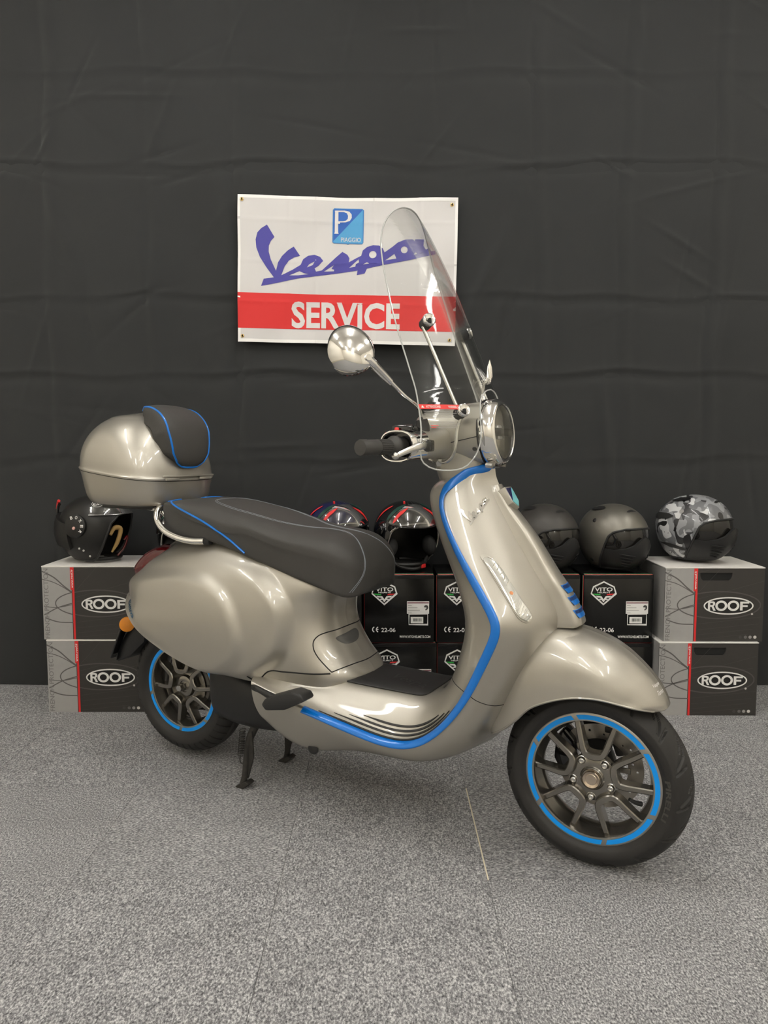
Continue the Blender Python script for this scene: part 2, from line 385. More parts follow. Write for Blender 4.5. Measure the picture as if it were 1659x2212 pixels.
def backdrop():
    nx, nz = 680, 360
    X = np.linspace(-2.9, 3.1, nx); Zv = np.linspace(0.004, 3.12, nz)
    x, z = np.meshgrid(X, Zv, indexing='ij')
    y = np.zeros_like(x)
    # broad hanging waves
    for a, k, ph, s in ((.006, 3.1, .4, .25), (.004, 7.3, 1.9, -.4), (.0025, 14.1, .8, .6)):
        y += a * np.sin(k * x + ph + s * z)
    # fold creases from the folded sheet: verticals and horizontals
    rng = np.random.RandomState(3)
    for cx_ in (-1.42, -1.0, -.62, .62, .99, 1.36, 1.75, -1.85):
        wob = .012 * np.sin(z * 3.1 + cx_ * 5) + .006 * np.sin(z * 11 + cx_)
        d = (x - cx_ - wob); y += .005 * np.exp(-np.abs(d) / .008) * (0.6 + .4 * np.sin(z * 6 + cx_ * 9)) - .0045 * np.exp(-((d - .035) / .025) ** 2)
    for cz, amp in ((2.58, .0045), (2.22, .0075), (1.68, .0065), (1.36, .008), (1.0, .005)):
        wob = .010 * np.sin(x * 4.3 + cz * 7) + .007 * np.sin(x * 13 + cz)
        d = (z - cz - wob); env = .45 + .55 * np.sin(x * 2.3 + cz * 11) ** 2
        y += -amp * .9 * np.exp(-np.abs(d) / .009) * env + amp * .8 * np.exp(-((d + .03) / .022) ** 2) * env
    # short crumple wrinkles, each its own line
    for _ in range(120):
        px, pz = rng.uniform(-2.2, 2.2), rng.uniform(.6, 3.0); an = rng.choice([rng.normal(0, .35), rng.normal(1.45, .3)])
        ln, wd, am = rng.uniform(.05, .28), rng.uniform(.007, .015), rng.uniform(-.006, .006)
        u = (x - px) * np.cos(an) + (z - pz) * np.sin(an); v = -(x - px) * np.sin(an) + (z - pz) * np.cos(an) + .04 * u * u
        y += am * np.exp(-(u / ln) ** 2 - (v / wd) ** 2)
    # tension folds leaving the banner corners and running down
    for px, pz, an, am, ln in ((.42, 1.75, 1.15, -.016, .22), (.52, 1.55, 1.3, .012, .25), (-.66, 2.0, 1.75, -.010, .22), (-.62, 1.3, 1.5, .008, .3), (-1.35, 1.95, 1.9, -.010, .16), (-1.25, 1.55, 1.8, .007, .16), (-1.0, 1.75, 1.75, -.009, .2), (.7, 1.3, 1.5, .006, .3), (-1.9, .75, 1.6, .01, .3), (.35, .9, 2.4, .008, .18), (.95, 1.1, 1.7, -.008, .25)):
        u = (x - px) * np.cos(an) + (z - pz) * np.sin(an); v = -(x - px) * np.sin(an) + (z - pz) * np.cos(an)
        y += am * np.exp(-(u / ln) ** 2 - (v / .028) ** 2)
    yb = 3.180 + np.clip(y, -.022, .04)
    G = np.stack([x, yb, z], -1)
    V, F = grid(G)
    Gb = G.copy(); Gb[..., 1] += .004
    V2, F2 = grid(Gb[::8, ::8], flip=True)
    m = mat('black_fabric', (0.0275, 0.0290, 0.0298), 0.82, sheen=0.3, spec=0.25, noise=(3.0, 0.12), bump=(700, 0.0005))
    o = mk('fabric_backdrop', join((V, F), (V2, F2)), m, angle=0)
    tag(o, 'black creased fabric backdrop hanging behind the boxes and the banner', 'backdrop')
backdrop()

# ================================================================== BANNER
def banner():
    TL, TR, BL, BR = A([-.602, 2.08]), A([.306, 2.067]), A([-.609, 1.482]), A([.296, 1.464])
    def P2(s, t):  # s 0..1 left-right, t 0..1 top-bottom
        p = (1 - s) * (1 - t) * TL + s * (1 - t) * TR + (1 - s) * t * BL + s * t * BR
        dip = .008 * (s * (1 - s) * 4) * (1 - t)
        y = 3.148 - .004 * np.sin(s * 9 + t * 2) - .003 * np.sin(t * 11 + s * 4) - .002 * np.sin(s * 23 + t * 13) - .007 * t
        for c in (.235, .355, .62, .83): y -= .0016 * np.exp(-((s - c) / .008) ** 2)
        for c in (.16, .44, .72): y -= .0018 * np.exp(-((t - c - .01 * s) / .012) ** 2)
        return p[0], y, p[1] - dip
    def surf(zx, zy, off):   # picture coordinates of the traced artwork -> cloth
        s, t = (zx - 75) / 1475.0, (zy - 70) / 1000.0
        x, y, z = P2(s, t); return (x, y - off, z)
    fm = mat('banner_cloth', (0.64, 0.628, 0.625), 0.75, sheen=0.2, bump=(800, .0003))
    ns, nt_ = 150, 96
    G = np.array([[P2(s, t) for t in np.linspace(0, 1, nt_)] for s in np.linspace(0, 1, ns)])
    Gb = G.copy(); Gb[..., 1] += .0012
    o = mk('banner', join(grid(G, flip=True), grid(Gb)), fm, angle=0)
    tag(o, 'white workshop banner with blue script, red stripe and eyelets on the backdrop', 'banner')
    def pr(name, VF, m, off=.0009, ml=34):
        V, F = subdiv(VF, ml)
        V = [surf(a, b, off) for a, b, c in V]
        V2 = [(x_, y_ + .0004, z_) for x_, y_, z_ in V]
        return mk(name, (V, F), m, o, angle=0)
    blue = mat('banner_blue', (0.075, 0.068, 0.34), 0.7); red = mat('banner_red', (0.70, 0.035, 0.035), 0.7)
    lb = mat('banner_mid_blue', (0.035, 0.13, 0.48), 0.7); cy = mat('banner_cyan', (0.09, 0.36, 0.66), 0.7); wh = mat('banner_white_ink', (0.70, 0.688, 0.682), 0.75)
    hem = mat('banner_hem', (0.86, 0.85, 0.84), 0.7)
    rect = lambda a, b, c, d: ([(a, c, 0), (b, c, 0), (b, d, 0), (a, d, 0)], [(0, 1, 2, 3)])
    for a, b, c, d in ((75, 1550, 70, 92), (75, 1550, 1048, 1070), (75, 93, 92, 1048), (1532, 1550, 92, 1048)):
        pr('hem', rect(a, b, c, d), hem, .0006)
    pr('red_stripe', rect(75, 1550, 733, 975), red, .0008)
    wd = fit2d(text2d('SERVICE', 1.0, bold=.030), 437, 1172, 968, 785)
    pr('lettering', wd, wh, .0016, 26)
    outer = [(232,686),(250,636),(318,624),(270,560),(225,490),(200,425),(195,370),(207,322),(232,294),(272,268),(322,350),(298,378),(284,410),(283,450),(298,505),(332,578),(346,520),(372,475),(408,438),(450,408),(493,470),(452,482),(418,507),(390,545),(368,608),(440,570),(498,532),(515,492),(548,468),(590,461),(628,474),(650,502),(620,535),(592,556),(602,577),(640,568),(690,520),(735,475),(778,436),(812,456),(826,480),(822,508),(870,480),(905,462),(915,425),(945,400),(985,389),(1025,392),(1050,412),(1062,440),(1115,402),(1150,372),(1200,352),(1250,350),(1264,362),(1266,350),(1326,350),(1322,395),(1340,420),(1362,408),(1376,432),(1402,428),(1405,452),(1250,487),(1062,525),(945,552),(930,585),(877,597),(882,565),(700,593),(480,628),(330,664)]
    holes = [[(540,550),(556,526),(592,508),(580,532)], [(420,608),(490,576),(520,590),(552,596),(480,606)], [(655,575),(722,528),(706,555),(724,560),(722,571)],
             [(825,546),(888,486),(892,508),(870,520),(866,538)], circ2d(983, 455, 25, n=20), [(918,523),(945,507),(960,518)], [(1066,495),(1128,450),(1142,482)], circ2d(1194, 422, 23, n=20), [(1258,454),(1272,437),(1282,450)]]
    pr('blue_script', shape2d([outer] + holes), blue, .0012)
    sh = [(714, 152), (721, 145), (910, 147), (917, 154), (916, 372), (910, 379), (824, 378), (815, 384), (806, 378), (720, 377), (713, 370)]
    pr('emblem_field', shape2d([sh]), cy, .0010)
    pr('emblem_corner', shape2d([[(714, 152), (721, 145), (910, 147), (913, 150), (714, 366)]]), lb, .0014)
    pr('emblem_border', stroke(A(sh), 5, True), mat('banner_rim', (.05, .22, .55), .7), .0018)
    # serif P
    pr('emblem_letter', shape2d([[(724,157),(790,156),(822,163),(838,182),(839,205),(826,226),(798,236),(760,237),(760,246),(748,246),(748,303),(751,313),(722,313),(725,303),(726,166)],
                                 [(749,166),(785,166),(806,174),(814,192),(812,212),(800,224),(780,229),(749,229)]]), wh, .0022)
    pr('emblem_word', fit2d(text2d('PIAGGIO', 1.0, bold=.006), 768, 901, 368, 338), wh, .0018)
    br = mat('brass', (0.72, 0.52, 0.22), 0.25, 1.0)
    for zx, zy in ((104, 104), (1510, 118), (106, 1030), (1512, 1032)):
        c = surf(zx, zy, .002)
        mk('eyelet', lathe([(.0035, 0), (.0035, .0015), (.005, .0026), (.0065, .0022), (.0075, 0)], 20, 'y'), br, o, loc=c)
        mk('eyelet_hole', lathe([(.0, .0012), (.0036, .0012)], 16, 'y'), M['dark'], o, loc=c)
banner()
# ================================================================== SCOOTER
# local frame: x forward, y to the rider's left, z up; origin on the floor under the rear axle
SCOOT = empty('motor_scooter', (-.6527, 2.4444, 0), R(-29.01))
tag(SCOOT, 'silver electric motor scooter with blue trim, windscreen and top case on its stand', 'scooter')
VIEW = (-.66, .75, 0.0)

def rear_body():
    Zs = [.36, .40, .45, .50, .55, .60, .65, .70, .74, .768]
    rows = [
     [(.70,0),(.695,-.06),(.67,-.10),(.62,-.13),(.52,-.145),(.46,-.15),(.42,-.155),(.40,-.157),(.385,-.158)],
     [(.715,0),(.708,-.06),(.68,-.105),(.625,-.135),(.53,-.15),(.42,-.165),(.32,-.173),(.25,-.177),(.19,-.178)],
     [(.67,0),(.665,-.06),(.64,-.105),(.595,-.135),(.52,-.155),(.40,-.173),(.25,-.183),(.12,-.183),(.05,-.176)],
     [(.635,0),(.63,-.06),(.607,-.107),(.57,-.135),(.51,-.155),(.40,-.176),(.22,-.188),(.05,-.18),(-.05,-.16)],
     [(.618,0),(.613,-.06),(.592,-.107),(.557,-.135),(.505,-.155),(.40,-.176),(.22,-.188),(.02,-.170),(-.12,-.112)],
     [(.622,0),(.617,-.06),(.596,-.107),(.56,-.135),(.50,-.155),(.38,-.174),(.18,-.183),(-.05,-.136),(-.198,0)],
     [(.64,0),(.634,-.06),(.61,-.105),(.57,-.132),(.49,-.15),(.36,-.166),(.17,-.170),(-.035,-.117),(-.158,0)],
     [(.60,0),(.595,-.05),(.575,-.09),(.53,-.118),(.45,-.136),(.34,-.148),(.18,-.148),(.02,-.105),(-.10,0)],
     [(.50,0),(.49,-.05),(.47,-.085),(.43,-.108),(.37,-.121),(.29,-.128),(.18,-.122),(.07,-.085),(-.03,0)],
     [(.42,0),(.41,-.04),(.39,-.065),(.36,-.083),(.31,-.095),(.25,-.098),(.17,-.09),(.09,-.055),(.03,0)]]
    C_ = [[(x, y, z) for x, y in r] for r, z in zip(rows, Zs)]
    G = net(C_, 110, 150)
    x, y, z = G[..., 0], G[..., 1], G[..., 2]
    # swollen side cowl: a broad outer swell and a tighter inner one
    outer = [(.36,.735),(.46,.69),(.525,.62),(.543,.545),(.525,.45),(.46,.385),(.40,.35),(.2,.34),(-.4,.34),(-.4,.75),(.1,.78)]
    inner = [(-.30,.60),(-.10,.645),(.05,.668),(.181,.679),(.28,.668),(.352,.625),(.395,.55),(.408,.47),(.385,.415),(.33,.375),(.2,.33),(-.05,.40),(-.4,.5)]
    outer, inner = crs(outer, 160, True), crs(inner, 160, True)
    amp = smooth01((-y - .02) / .09)      # fades towards the centre line
    d1 = .030 * smooth01(polysdf(x, z, outer) / .055) * smooth01((.755 - z) / .10) * amp
    d2 = .016 * smooth01(polysdf(x, z, inner) / .042) * amp
    N = np.stack(np.gradient(G, axis=0)), np.stack(np.gradient(G, axis=1))
    nrm = np.cross(N[1], N[0]); nrm /= np.maximum(np.linalg.norm(nrm, axis=-1), 1e-9)[..., None]
    s = np.sign(-nrm[..., 1:2]); s[s == 0] = 1
    nrm = nrm * s; nrm[..., 2] *= .3
    G2 = G + nrm * (d1 + d2)[..., None]
    G2[:, 0, 1] = 0
    G2[..., 1] = np.minimum(G2[..., 1], 0)
    VF = grid(G2)
    o = mk('rear_body', both(VF), M['silver'], SCOOT, angle=60)
    return VF, o
RB, RB_o = rear_body()
RBv = bvh(both(RB))

def line_on(b, pts, d, r, n=60, lift=.0, nn=6, closed=False):
    P = crs(pts, n, closed); out = []
    for p in P:
        q, k = cast(b, p, d); out.append(q + k * lift)
    return tube(out, r, nn, closed)

def body_details():
    # storage lid on the tunnel front: dark panel gap and handle recess
    gap = [(.603,-.095,.513),(.595,-.112,.508),(.587,-.122,.495),(.588,-.124,.475),(.602,-.124,.452),(.632,-.122,.424),(.645,-.118,.412)]
    top = [(.603,-.095,.513),(.62,-.06,.517),(.63,-.02,.521),(.63,.02,.521),(.62,.06,.517),(.603,.095,.513)]
    bot = [(.645,-.118,.412),(.672,-.08,.421),(.69,0,.426),(.672,.08,.421),(.645,.118,.412)]
    loop = gap[::-1] + top[1:-1] + [(x, -y, z) for x, y, z in gap]
    def near(P, r, n):
        return tube(A([A(RBv.find_nearest(Vector(p))[0]) for p in crs(P, n)]), r, 6)
    mk('lid_gap', near(loop, .0016, 160), M['dark'], RB_o)
    mk('lid_gap', near(bot, .0016, 60), M['dark'], RB_o)
    out = [(.62, yy, zz) for yy, zz in ((-.072, .496), (-.02, .503), (.035, .503), (.04, .494), (.025, .480), (-.02, .474), (-.055, .480))]
    mk('lid_handle_recess', patch(out, RBv, (-1, 0, 0), [(1.0, .0006), (.9, .0012), (.5, .0012)], 40), mat('recess_grey', (.12, .12, .115), .3, .3, coat=.5), RB_o)
    # body / footboard joint line
    ln = [(.40,-.2,.358),(.425,-.2,.372),(.46,-.2,.40),(.50,-.18,.402),(.56,-.16,.404),(.60,-.14,.406),(.645,-.125,.410)]
    for sg in (1, -1): mk('joint_gap', line_on(RBv, [(x, y * sg, z) for x, y, z in ln], (0, sg, 0), .0022), M['dark'], RB_o)
    # small chrome script on the right cowl tail
    t = fit2d(text2d('Elettrica', 1, ext=.02, shear=.35, bold=.02), 0, .070, 0, .018)
    V = []
    for a, b_, c in t[0]:
        p = A([-.092, -.2, .548]) + A([1, 0, -.70]) * a * .86 + A([.5, 0, 1]) * b_ * .85
        q, n_ = cast(RBv, p, (0.3, .9, 0)); V.append(q + n_ * (.0016 + c * .0))
    mk('cowl_script', (V, t[1]), mat('blue_chrome', (.10, .32, .55), .2, .8), RB_o)
body_details()

# ---- seat
def seat_sec(x):
    K = A([[-.035,.800,.040,.775,.826],[-.015,.858,.088,.768,.866],[.02,.870,.118,.764,.872],[.08,.877,.138,.762,.862],[.15,.878,.147,.760,.838],[.22,.873,.153,.758,.813],[.31,.858,.158,.740,.772],[.37,.844,.160,.722,.735],[.44,.827,.159,.703,.72],[.52,.810,.157,.679,.70],[.59,.804,.154,.659,.68],[.65,.795,.148,.641,.665],[.69,.777,.136,.630,.65],[.72,.751,.113,.633,.64],[.742,.715,.068,.652,.66],[.748,.692,.02,.670,.68]])
    return [np.interp(x, K[:, 0], K[:, i]) for i in (1, 2, 3, 4)]
def seat():
    xs = [-.035,-.015,.02,.08,.15,.22,.31,.37,.44,.52,.59,.65,.69,.72,.742,.748]
    rows = []
    for x in xs:
        zt, w_, zl, zp = seat_sec(x)
        h = zt - zl
        edge = .35 if x < .25 else .35 + .65 * min(1, (x - .25) / .15)    # rear: crisp edge at the piping; front: rounded
        drop = max(.006, zt - zp) if x < .36 else .30 * h
        drop = min(drop, .45 * h)
        rows.append([(x, 0, zt), (x, -.45 * w_, zt - .04 * drop), (x, -.80 * w_, zt - .30 * drop), (x, -.965 * w_, zt - .72 * drop - .002),
                     (x, -w_, zt - drop - .012), (x, -.985 * w_, zt - drop - .35 * (h - drop)), (x, -.955 * w_, zl + .25 * (h - drop) * .5), (x, -.90 * w_, zl)])
    G = net(rows, 120, 56); VF = grid(G, flip=True)
    # close the underside
    base = [(r[-1], (r[-1][0], 0, r[-1][2])) for r in G]
    UF = grid(A([[a, b] for a, b in base]), flip=True)
    ends = [([tuple(p) for p in G[k]] + [(G[k][-1][0], 0, G[k][-1][2])], [tuple(range(57))]) for k in (0, -1)]
    full = both(join(VF, UF, *ends))
    return mk('seat', full, M['seat'], SCOOT, angle=60), bvh(full)
SEAT_o, SEATv = seat()
def seat_details():
    pip = [(-.03,-.05,.835),(-.012,-.085,.862),(.02,-.12,.872),(.057,-.15,.866),(.127,-.16,.844),(.22,-.17,.813),(.31,-.17,.770),(.365,-.17,.734)]
    P = []
    for p in crs(pip, 70):
        q, n_ = cast(SEATv, p, (.25, .97, 0)); P.append(q + n_ * .001)
    r = tube(P, .0032, 8)
    mid = tube(crs([tuple(P[0]), (-.037, 0, .826), (P[0][0], -P[0][1], P[0][2])], 14), .0032, 8)
    mk('piping', join(r, mirror_y(r), mid), M['blue'], SEAT_o)
    # double stitching across the rider part and round the pad
    st = []
    for off in (0, .008):
        a = [(.17,0,.88),(.175,-.05+off,.88),(.20,-.08+off,.876),(.27,-.10+off,.865),(.36,-.10+off,.847),(.45,-.085+off,.826),(.53,-.05+off,.81),(.59,-.026+off,.804),(.64,-.028+off,.80),(.68-off*.4,-.04,.785),(.71-off*.6,-.062,.757),(.728-off,-.078,.722),(.730-off,-.090,.69),(.71-off,-.115,.645)]
        P = []
        for p in crs(a, 110):
            h_ = SEATv.find_nearest(Vector(p)); n_ = A(h_[1]); n_ = n_ if n_ @ (A(h_[0]) - A([.35, 0, .74])) > 0 else -n_
            P.append(A(h_[0]) + n_ * .0003)
        t = tube(A(P), .0009, 5); st += [t, mirror_y(t)]
    mk('stitching', join(*st), M['thread'], SEAT_o)
seat_details()

# ---- shield + footboard: one family of sections [inner 4, edge, outer 3]
ST = [
 [(.40,0,.402),(.40,-.09,.402),(.40,-.14,.39),(.41,-.175,.378),(.42,-.195,.362),(.425,-.186,.30),(.445,-.15,.245),(.45,0,.225)],
 [(.50,0,.397),(.50,-.09,.396),(.50,-.14,.378),(.505,-.175,.358),(.51,-.20,.34),(.51,-.19,.28),(.505,-.14,.19),(.505,0,.175)],
 [(.61,0,.393),(.61,-.09,.391),(.61,-.14,.364),(.61,-.175,.337),(.612,-.20,.322),(.61,-.188,.265),(.595,-.13,.172),(.595,0,.165)],
 [(.72,0,.392),(.72,-.09,.389),(.72,-.14,.356),(.718,-.175,.322),(.715,-.20,.302),(.715,-.187,.255),(.71,-.12,.203),(.71,0,.198)],
 [(.82,0,.390),(.82,-.09,.386),(.82,-.14,.344),(.818,-.175,.304),(.817,-.20,.284),(.817,-.185,.245),(.817,-.115,.205),(.82,0,.20)],
 [(.858,0,.389),(.858,-.09,.385),(.866,-.14,.342),(.871,-.175,.300),(.876,-.20,.2795),(.878,-.185,.243),(.88,-.115,.208),(.885,0,.202)],
 [(.89,0,.387),(.89,-.09,.383),(.905,-.14,.343),(.915,-.175,.304),(.928,-.20,.285),(.93,-.185,.245),(.935,-.115,.212),(.94,0,.205)],
 [(.925,0,.386),(.93,-.085,.384),(.945,-.14,.352),(.963,-.178,.322),(.977,-.20,.309),(.99,-.186,.270),(1.01,-.12,.240),(1.03,0,.228)],
 [(.955,0,.398),(.962,-.085,.398),(.985,-.14,.378),(1.01,-.178,.362),(1.027,-.20,.354),(1.047,-.188,.318),(1.075,-.13,.290),(1.10,0,.278)],
 [(.978,0,.42),(.99,-.085,.425),(1.02,-.14,.425),(1.055,-.178,.423),(1.078,-.20,.424),(1.10,-.19,.40),(1.13,-.14,.375),(1.15,0,.36)],
 [(1.0,0,.49),(1.012,-.08,.492),(1.04,-.135,.495),(1.085,-.178,.495),(1.112,-.20,.495),(1.14,-.187,.488),(1.18,-.14,.48),(1.20,0,.47)],
 [(1.018,0,.555),(1.03,-.08,.557),(1.058,-.138,.559),(1.108,-.182,.560),(1.142,-.203,.560),(1.175,-.186,.56),(1.222,-.132,.558),(1.255,0,.552)],
 [(1.020,0,.605),(1.03,-.08,.607),(1.063,-.14,.609),(1.124,-.184,.612),(1.163,-.205,.612),(1.195,-.184,.614),(1.240,-.125,.614),(1.278,0,.608)],
 [(1.012,0,.645),(1.022,-.08,.645),(1.05,-.135,.645),(1.105,-.178,.647),(1.147,-.199,.648),(1.182,-.175,.655),(1.224,-.115,.657),(1.264,0,.652)],
 [(.99,0,.70),(1.0,-.07,.70),(1.025,-.12,.702),(1.067,-.158,.703),(1.102,-.18,.703),(1.142,-.155,.713),(1.183,-.10,.719),(1.225,0,.717)],
 [(.95,0,.775),(.958,-.06,.776),(.98,-.10,.778),(1.012,-.132,.779),(1.039,-.15,.779),(1.082,-.13,.79),(1.126,-.085,.80),(1.170,0,.803)],
 [(.918,0,.855),(.924,-.05,.857),(.94,-.083,.86),(.966,-.11,.861),(.987,-.125,.861),(1.03,-.108,.87),(1.072,-.073,.882),(1.118,0,.888)],
 [(.906,0,.905),(.911,-.047,.907),(.925,-.077,.909),(.953,-.098,.910),(.973,-.11,.910),(1.007,-.094,.922),(1.044,-.066,.932),(1.088,0,.942)],
 [(.912,0,.94),(.917,-.042,.940),(.930,-.068,.940),(.955,-.086,.940),(.982,-.093,.941),(1.012,-.078,.949),(1.042,-.054,.956),(1.078,0,.965)],
 [(.945,0,.962),(.95,-.03,.963),(.965,-.045,.965),(.995,-.055,.970),(1.022,-.06,.974),(1.035,-.05,.977),(1.052,-.035,.981),(1.076,0,.985)],
]
ST = A(ST)
def shield_and_floor():
    NU, NV = 150, 113
    G = net(ST, NU, NV)
    def gauss(G_, ax, sg):
        k = np.exp(-.5 * (np.arange(-3 * sg, 3 * sg + 1) / sg) ** 2); k /= k.sum(); n_ = len(k) // 2
        return np.apply_along_axis(lambda v: np.convolve(np.concatenate([2 * v[0] - v[n_:0:-1], v, 2 * v[-1] - v[-2:-n_ - 2:-1]]), k, 'valid'), ax, G_)
    S1 = gauss(G, 0, 4); S2 = gauss(S1, 1, 3)
    wv = smooth01((np.abs(np.arange(NV) - int(round(4 / 7 * (NV - 1)))) - 5) / 6.0)[None, :, None]
    G = S1 * (1 - wv) + S2 * wv
    G[:, 0, 1] = 0; G[:, -1, 1] = 0
    # u along the machine, v from inner centre over the edge to outer centre
    ve = int(round(4 / 7 * (NV - 1)))     # edge column
    us = int(round(9.35 / (len(ST) - 1) * (NU - 1)))   # seam between apron and footboard
    # make the shield flange crisper: pull neighbours of the edge slightly apart
    fl = grid(G[:us + 1], flip=True); ap = grid(G[us:, ve:], flip=True); inn = grid(G[us:, :ve + 1], flip=True)
    # the tail of the footboard is closed by a cap
    capF = [tuple(range(NV))]
    fo = mk('footboard', both((fl[0], fl[1])), M['silver'], SCOOT, angle=50)
    ao = mk('leg_shield', both(ap), M['silver'], SCOOT, angle=50)
    io = mk('inner_shield', both(inn), M['silver'], SCOOT, angle=50)
    mk('tail_closure', ([tuple(p) for p in G[0]] + [(p[0], -p[1], p[2]) for p in G[0][::-1]], [tuple(range(2 * NV))]), M['blackpl'], fo, smooth=False)
    # panel seam
    s = tube(G[us] , .0011, 5); mk('panel_gap', both(s), M['dark'], ao)
    # blue edge trim along the flange: from footboard tail round to the steering neck
    E = G[:, ve]
    # outward direction: from the neighbours' mean
    mid = (G[:, ve - 3] + G[:, ve + 3]) / 2
    D = E - mid; D /= np.maximum(np.linalg.norm(D, axis=1), 1e-6)[:, None]
    k0 = int(round(1.95 / (len(ST) - 1) * (NU - 1)))
    path = list(E[k0:] + D[k0:] * .002)
    top = [(1.045, -.042, .981), (1.062, -.02, .987), (1.068, 0, .989)]
    path = crs(np.vstack([A(path)[::2], A(top)]), 220)
    T, N_, B_ = frames(path)
    Dp = np.vstack([np.array([np.interp(np.linspace(0, 1, 220), np.linspace(0, 1, len(D[k0:])), D[k0:, i]) for i in range(3)]).T])
    kk = np.ones(31) / 31; Dp = np.stack([np.convolve(np.pad(Dp[:, i], 15, mode='edge'), kk, 'valid') for i in range(3)], 1)
    rows = []
    for p, t, d in zip(path, T, Dp):
        d = d - t * (d @ t); d /= np.linalg.norm(d); b_ = np.cross(t, d)
        a = np.linspace(0, 2 * np.pi, 14, endpoint=False)
        rows.append([p + d * (.0045 * np.cos(q)) + b_ * (.0115 * np.sin(q)) for q in a])
    V, F = grid(A(rows), closev=True); F.append(tuple(range(14)))
    mk('edge_trim', both((V, F)), M['blue'], SCOOT, angle=60)
    full = both(grid(G, flip=True)); return G, bvh(full), fo, ao, io, ve
GS, FLv, FLOOR_o, APRON_o, INNER_o, VE = shield_and_floor()

def floor_details():
    # centre mat
    out = [(.655,-.094),(.668,-.099),(.72,-.100),(.80,-.098),(.88,-.095),(.918,-.09),(.932,-.075),(.936,-.03),(.936,.03),(.932,.075),(.918,.09),(.88,.095),(.80,.098),(.72,.1),(.668,.099),(.655,.094),(.60,.06),(.585,0),(.60,-.06)]
    V, F = patch([(a, b, .45) for a, b in out], FLv, (0, 0, -1), [(1.0, .0005), (1.0, .004), (.985, .005), (.7, .005), (.35, .005)], 90)
    mo = mk('floor_mat', (V, F), M['blackmat'], FLOOR_o, angle=50)
    mv = bvh((V, F))
    t = fit2d(text2d('Vespa', 1, shear=.3, bold=.01), 0, .115, 0, .05); W_ = []
    for a, b, c in t[0]:
        q, n_ = cast(FLv, (.79 + a * .98, -.045 + b - .25 * a, .45), (0, 0, -1)); W_.append(q + n_ * .0062)
    mk('mat_script', (W_, t[1]), mat('mat_emboss', (.035, .035, .035), .4), mo)
    q, n_ = cast(FLv, (.682, -.080, .45), (0, 0, -1))
    mk('mat_screw', lathe([(0, .001), (.003, .001), (.0032, .0028), (.005, .0028), (.006, 0)], 16), M['blackgl'], mo, loc=q + n_ * .005)
    # tread strips beside the blue edge, following it (both sides), tapering ends
    NU = GS.shape[0]; ks = (NU - 1) / (len(ST) - 1.0)
    for col, ua, ub in ((8.0, 2.35, 8.75), (14.0, 2.75, 8.45), (18.5, 3.15, 8.2), (22.5, 3.55, 7.9)):
        rows = []; us_ = np.linspace(ua, ub, 60); c0 = VE - col
        for i, u_ in enumerate(us_):
            f = u_ * ks; i0 = int(f); fr = f - i0; j0 = int(c0); fj = c0 - j0
            S_ = lambda ii, jj: GS[ii, jj] * (1 - fr) + GS[ii + 1, jj] * fr
            q = S_(i0, j0) * (1 - fj) + S_(i0, j0 + 1) * fj
            side = S_(i0, j0 + 1) - S_(i0, j0 - 1); side /= np.linalg.norm(side); tv = GS[i0 + 1, j0] - GS[i0, j0]; tv /= np.linalg.norm(tv)
            n_ = np.cross(tv, side); n_ /= np.linalg.norm(n_)
            if n_[2] < 0 and n_[0] > 0: n_ = -n_
            if n_[2] < 0: n_ = -n_
            s = min(1, i / 9 + .10, (59 - i) / 9 + .08)
            rows.append([q + side * s * .0030 - n_ * .001, q + side * s * .0026 + n_ * .0022, q - side * s * .0026 + n_ * .0022, q - side * s * .0030 - n_ * .001])
        g = grid(A(rows), flip=True); mk('tread_strip', g, M['blackmat'], FLOOR_o)
        mk('tread_strip', mirror_y(g), M['blackmat'], FLOOR_o)
    # side step behind: dark recess with a folded passenger footpeg
    rec = [(.418,-.2,.362),(.432,-.2,.366),(.50,-.2,.349),(.53,-.2,.338),(.52,-.2,.326),(.45,-.2,.345),(.42,-.2,.352)]
    rc = patch([(a, b, c) for a, b, c in rec], FLv, (-.2, .95, -.2), [(1, .0008), (.8, .0016), (.4, .0016)], 40)
    for sgn, nm in ((1, 'passenger_footpeg'), (-1, 'passenger_footpeg')):
        pg = [(.500, .336), (.512, .354), (.600, .388), (.634, .384), (.644, .368), (.578, .333), (.514, .321)]
        b_ = prism(pg, lambda a, b, d: (a, -d, b), .200, .254 if sgn > 0 else .214, .006 if sgn > 0 else .004)
        if sgn < 0: b_ = [(x - .04, y, z - .03) for x, y, z in b_[0]], b_[1]
        arm = tube(crs([(.44, -.197, .357), (.47, -.203, .352), (.52, -.212, .345)], 10), [.007, .009, .010], 10)
        if sgn < 0: b_, arm = mirror_y(b_), mirror_y(arm)
        po = mk(nm, b_, M['blackmat'], SCOOT)
        mk('peg_arm', arm, M['blackpl'], po)
        mk('peg_recess', rc if sgn > 0 else mirror_y(rc), M['blackpl'], FLOOR_o)
    # round rubber plug low on the flank
    q, n_ = cast(FLv, (.60, -.2, .195), (0, 1, 0))
    mk('flank_plug', lathe([(0, .006), (.012, .006), (.0165, .003), (.0175, 0)], 26, 'y'), M['blackmat'], FLOOR_o, loc=q + n_ * .001)
floor_details()

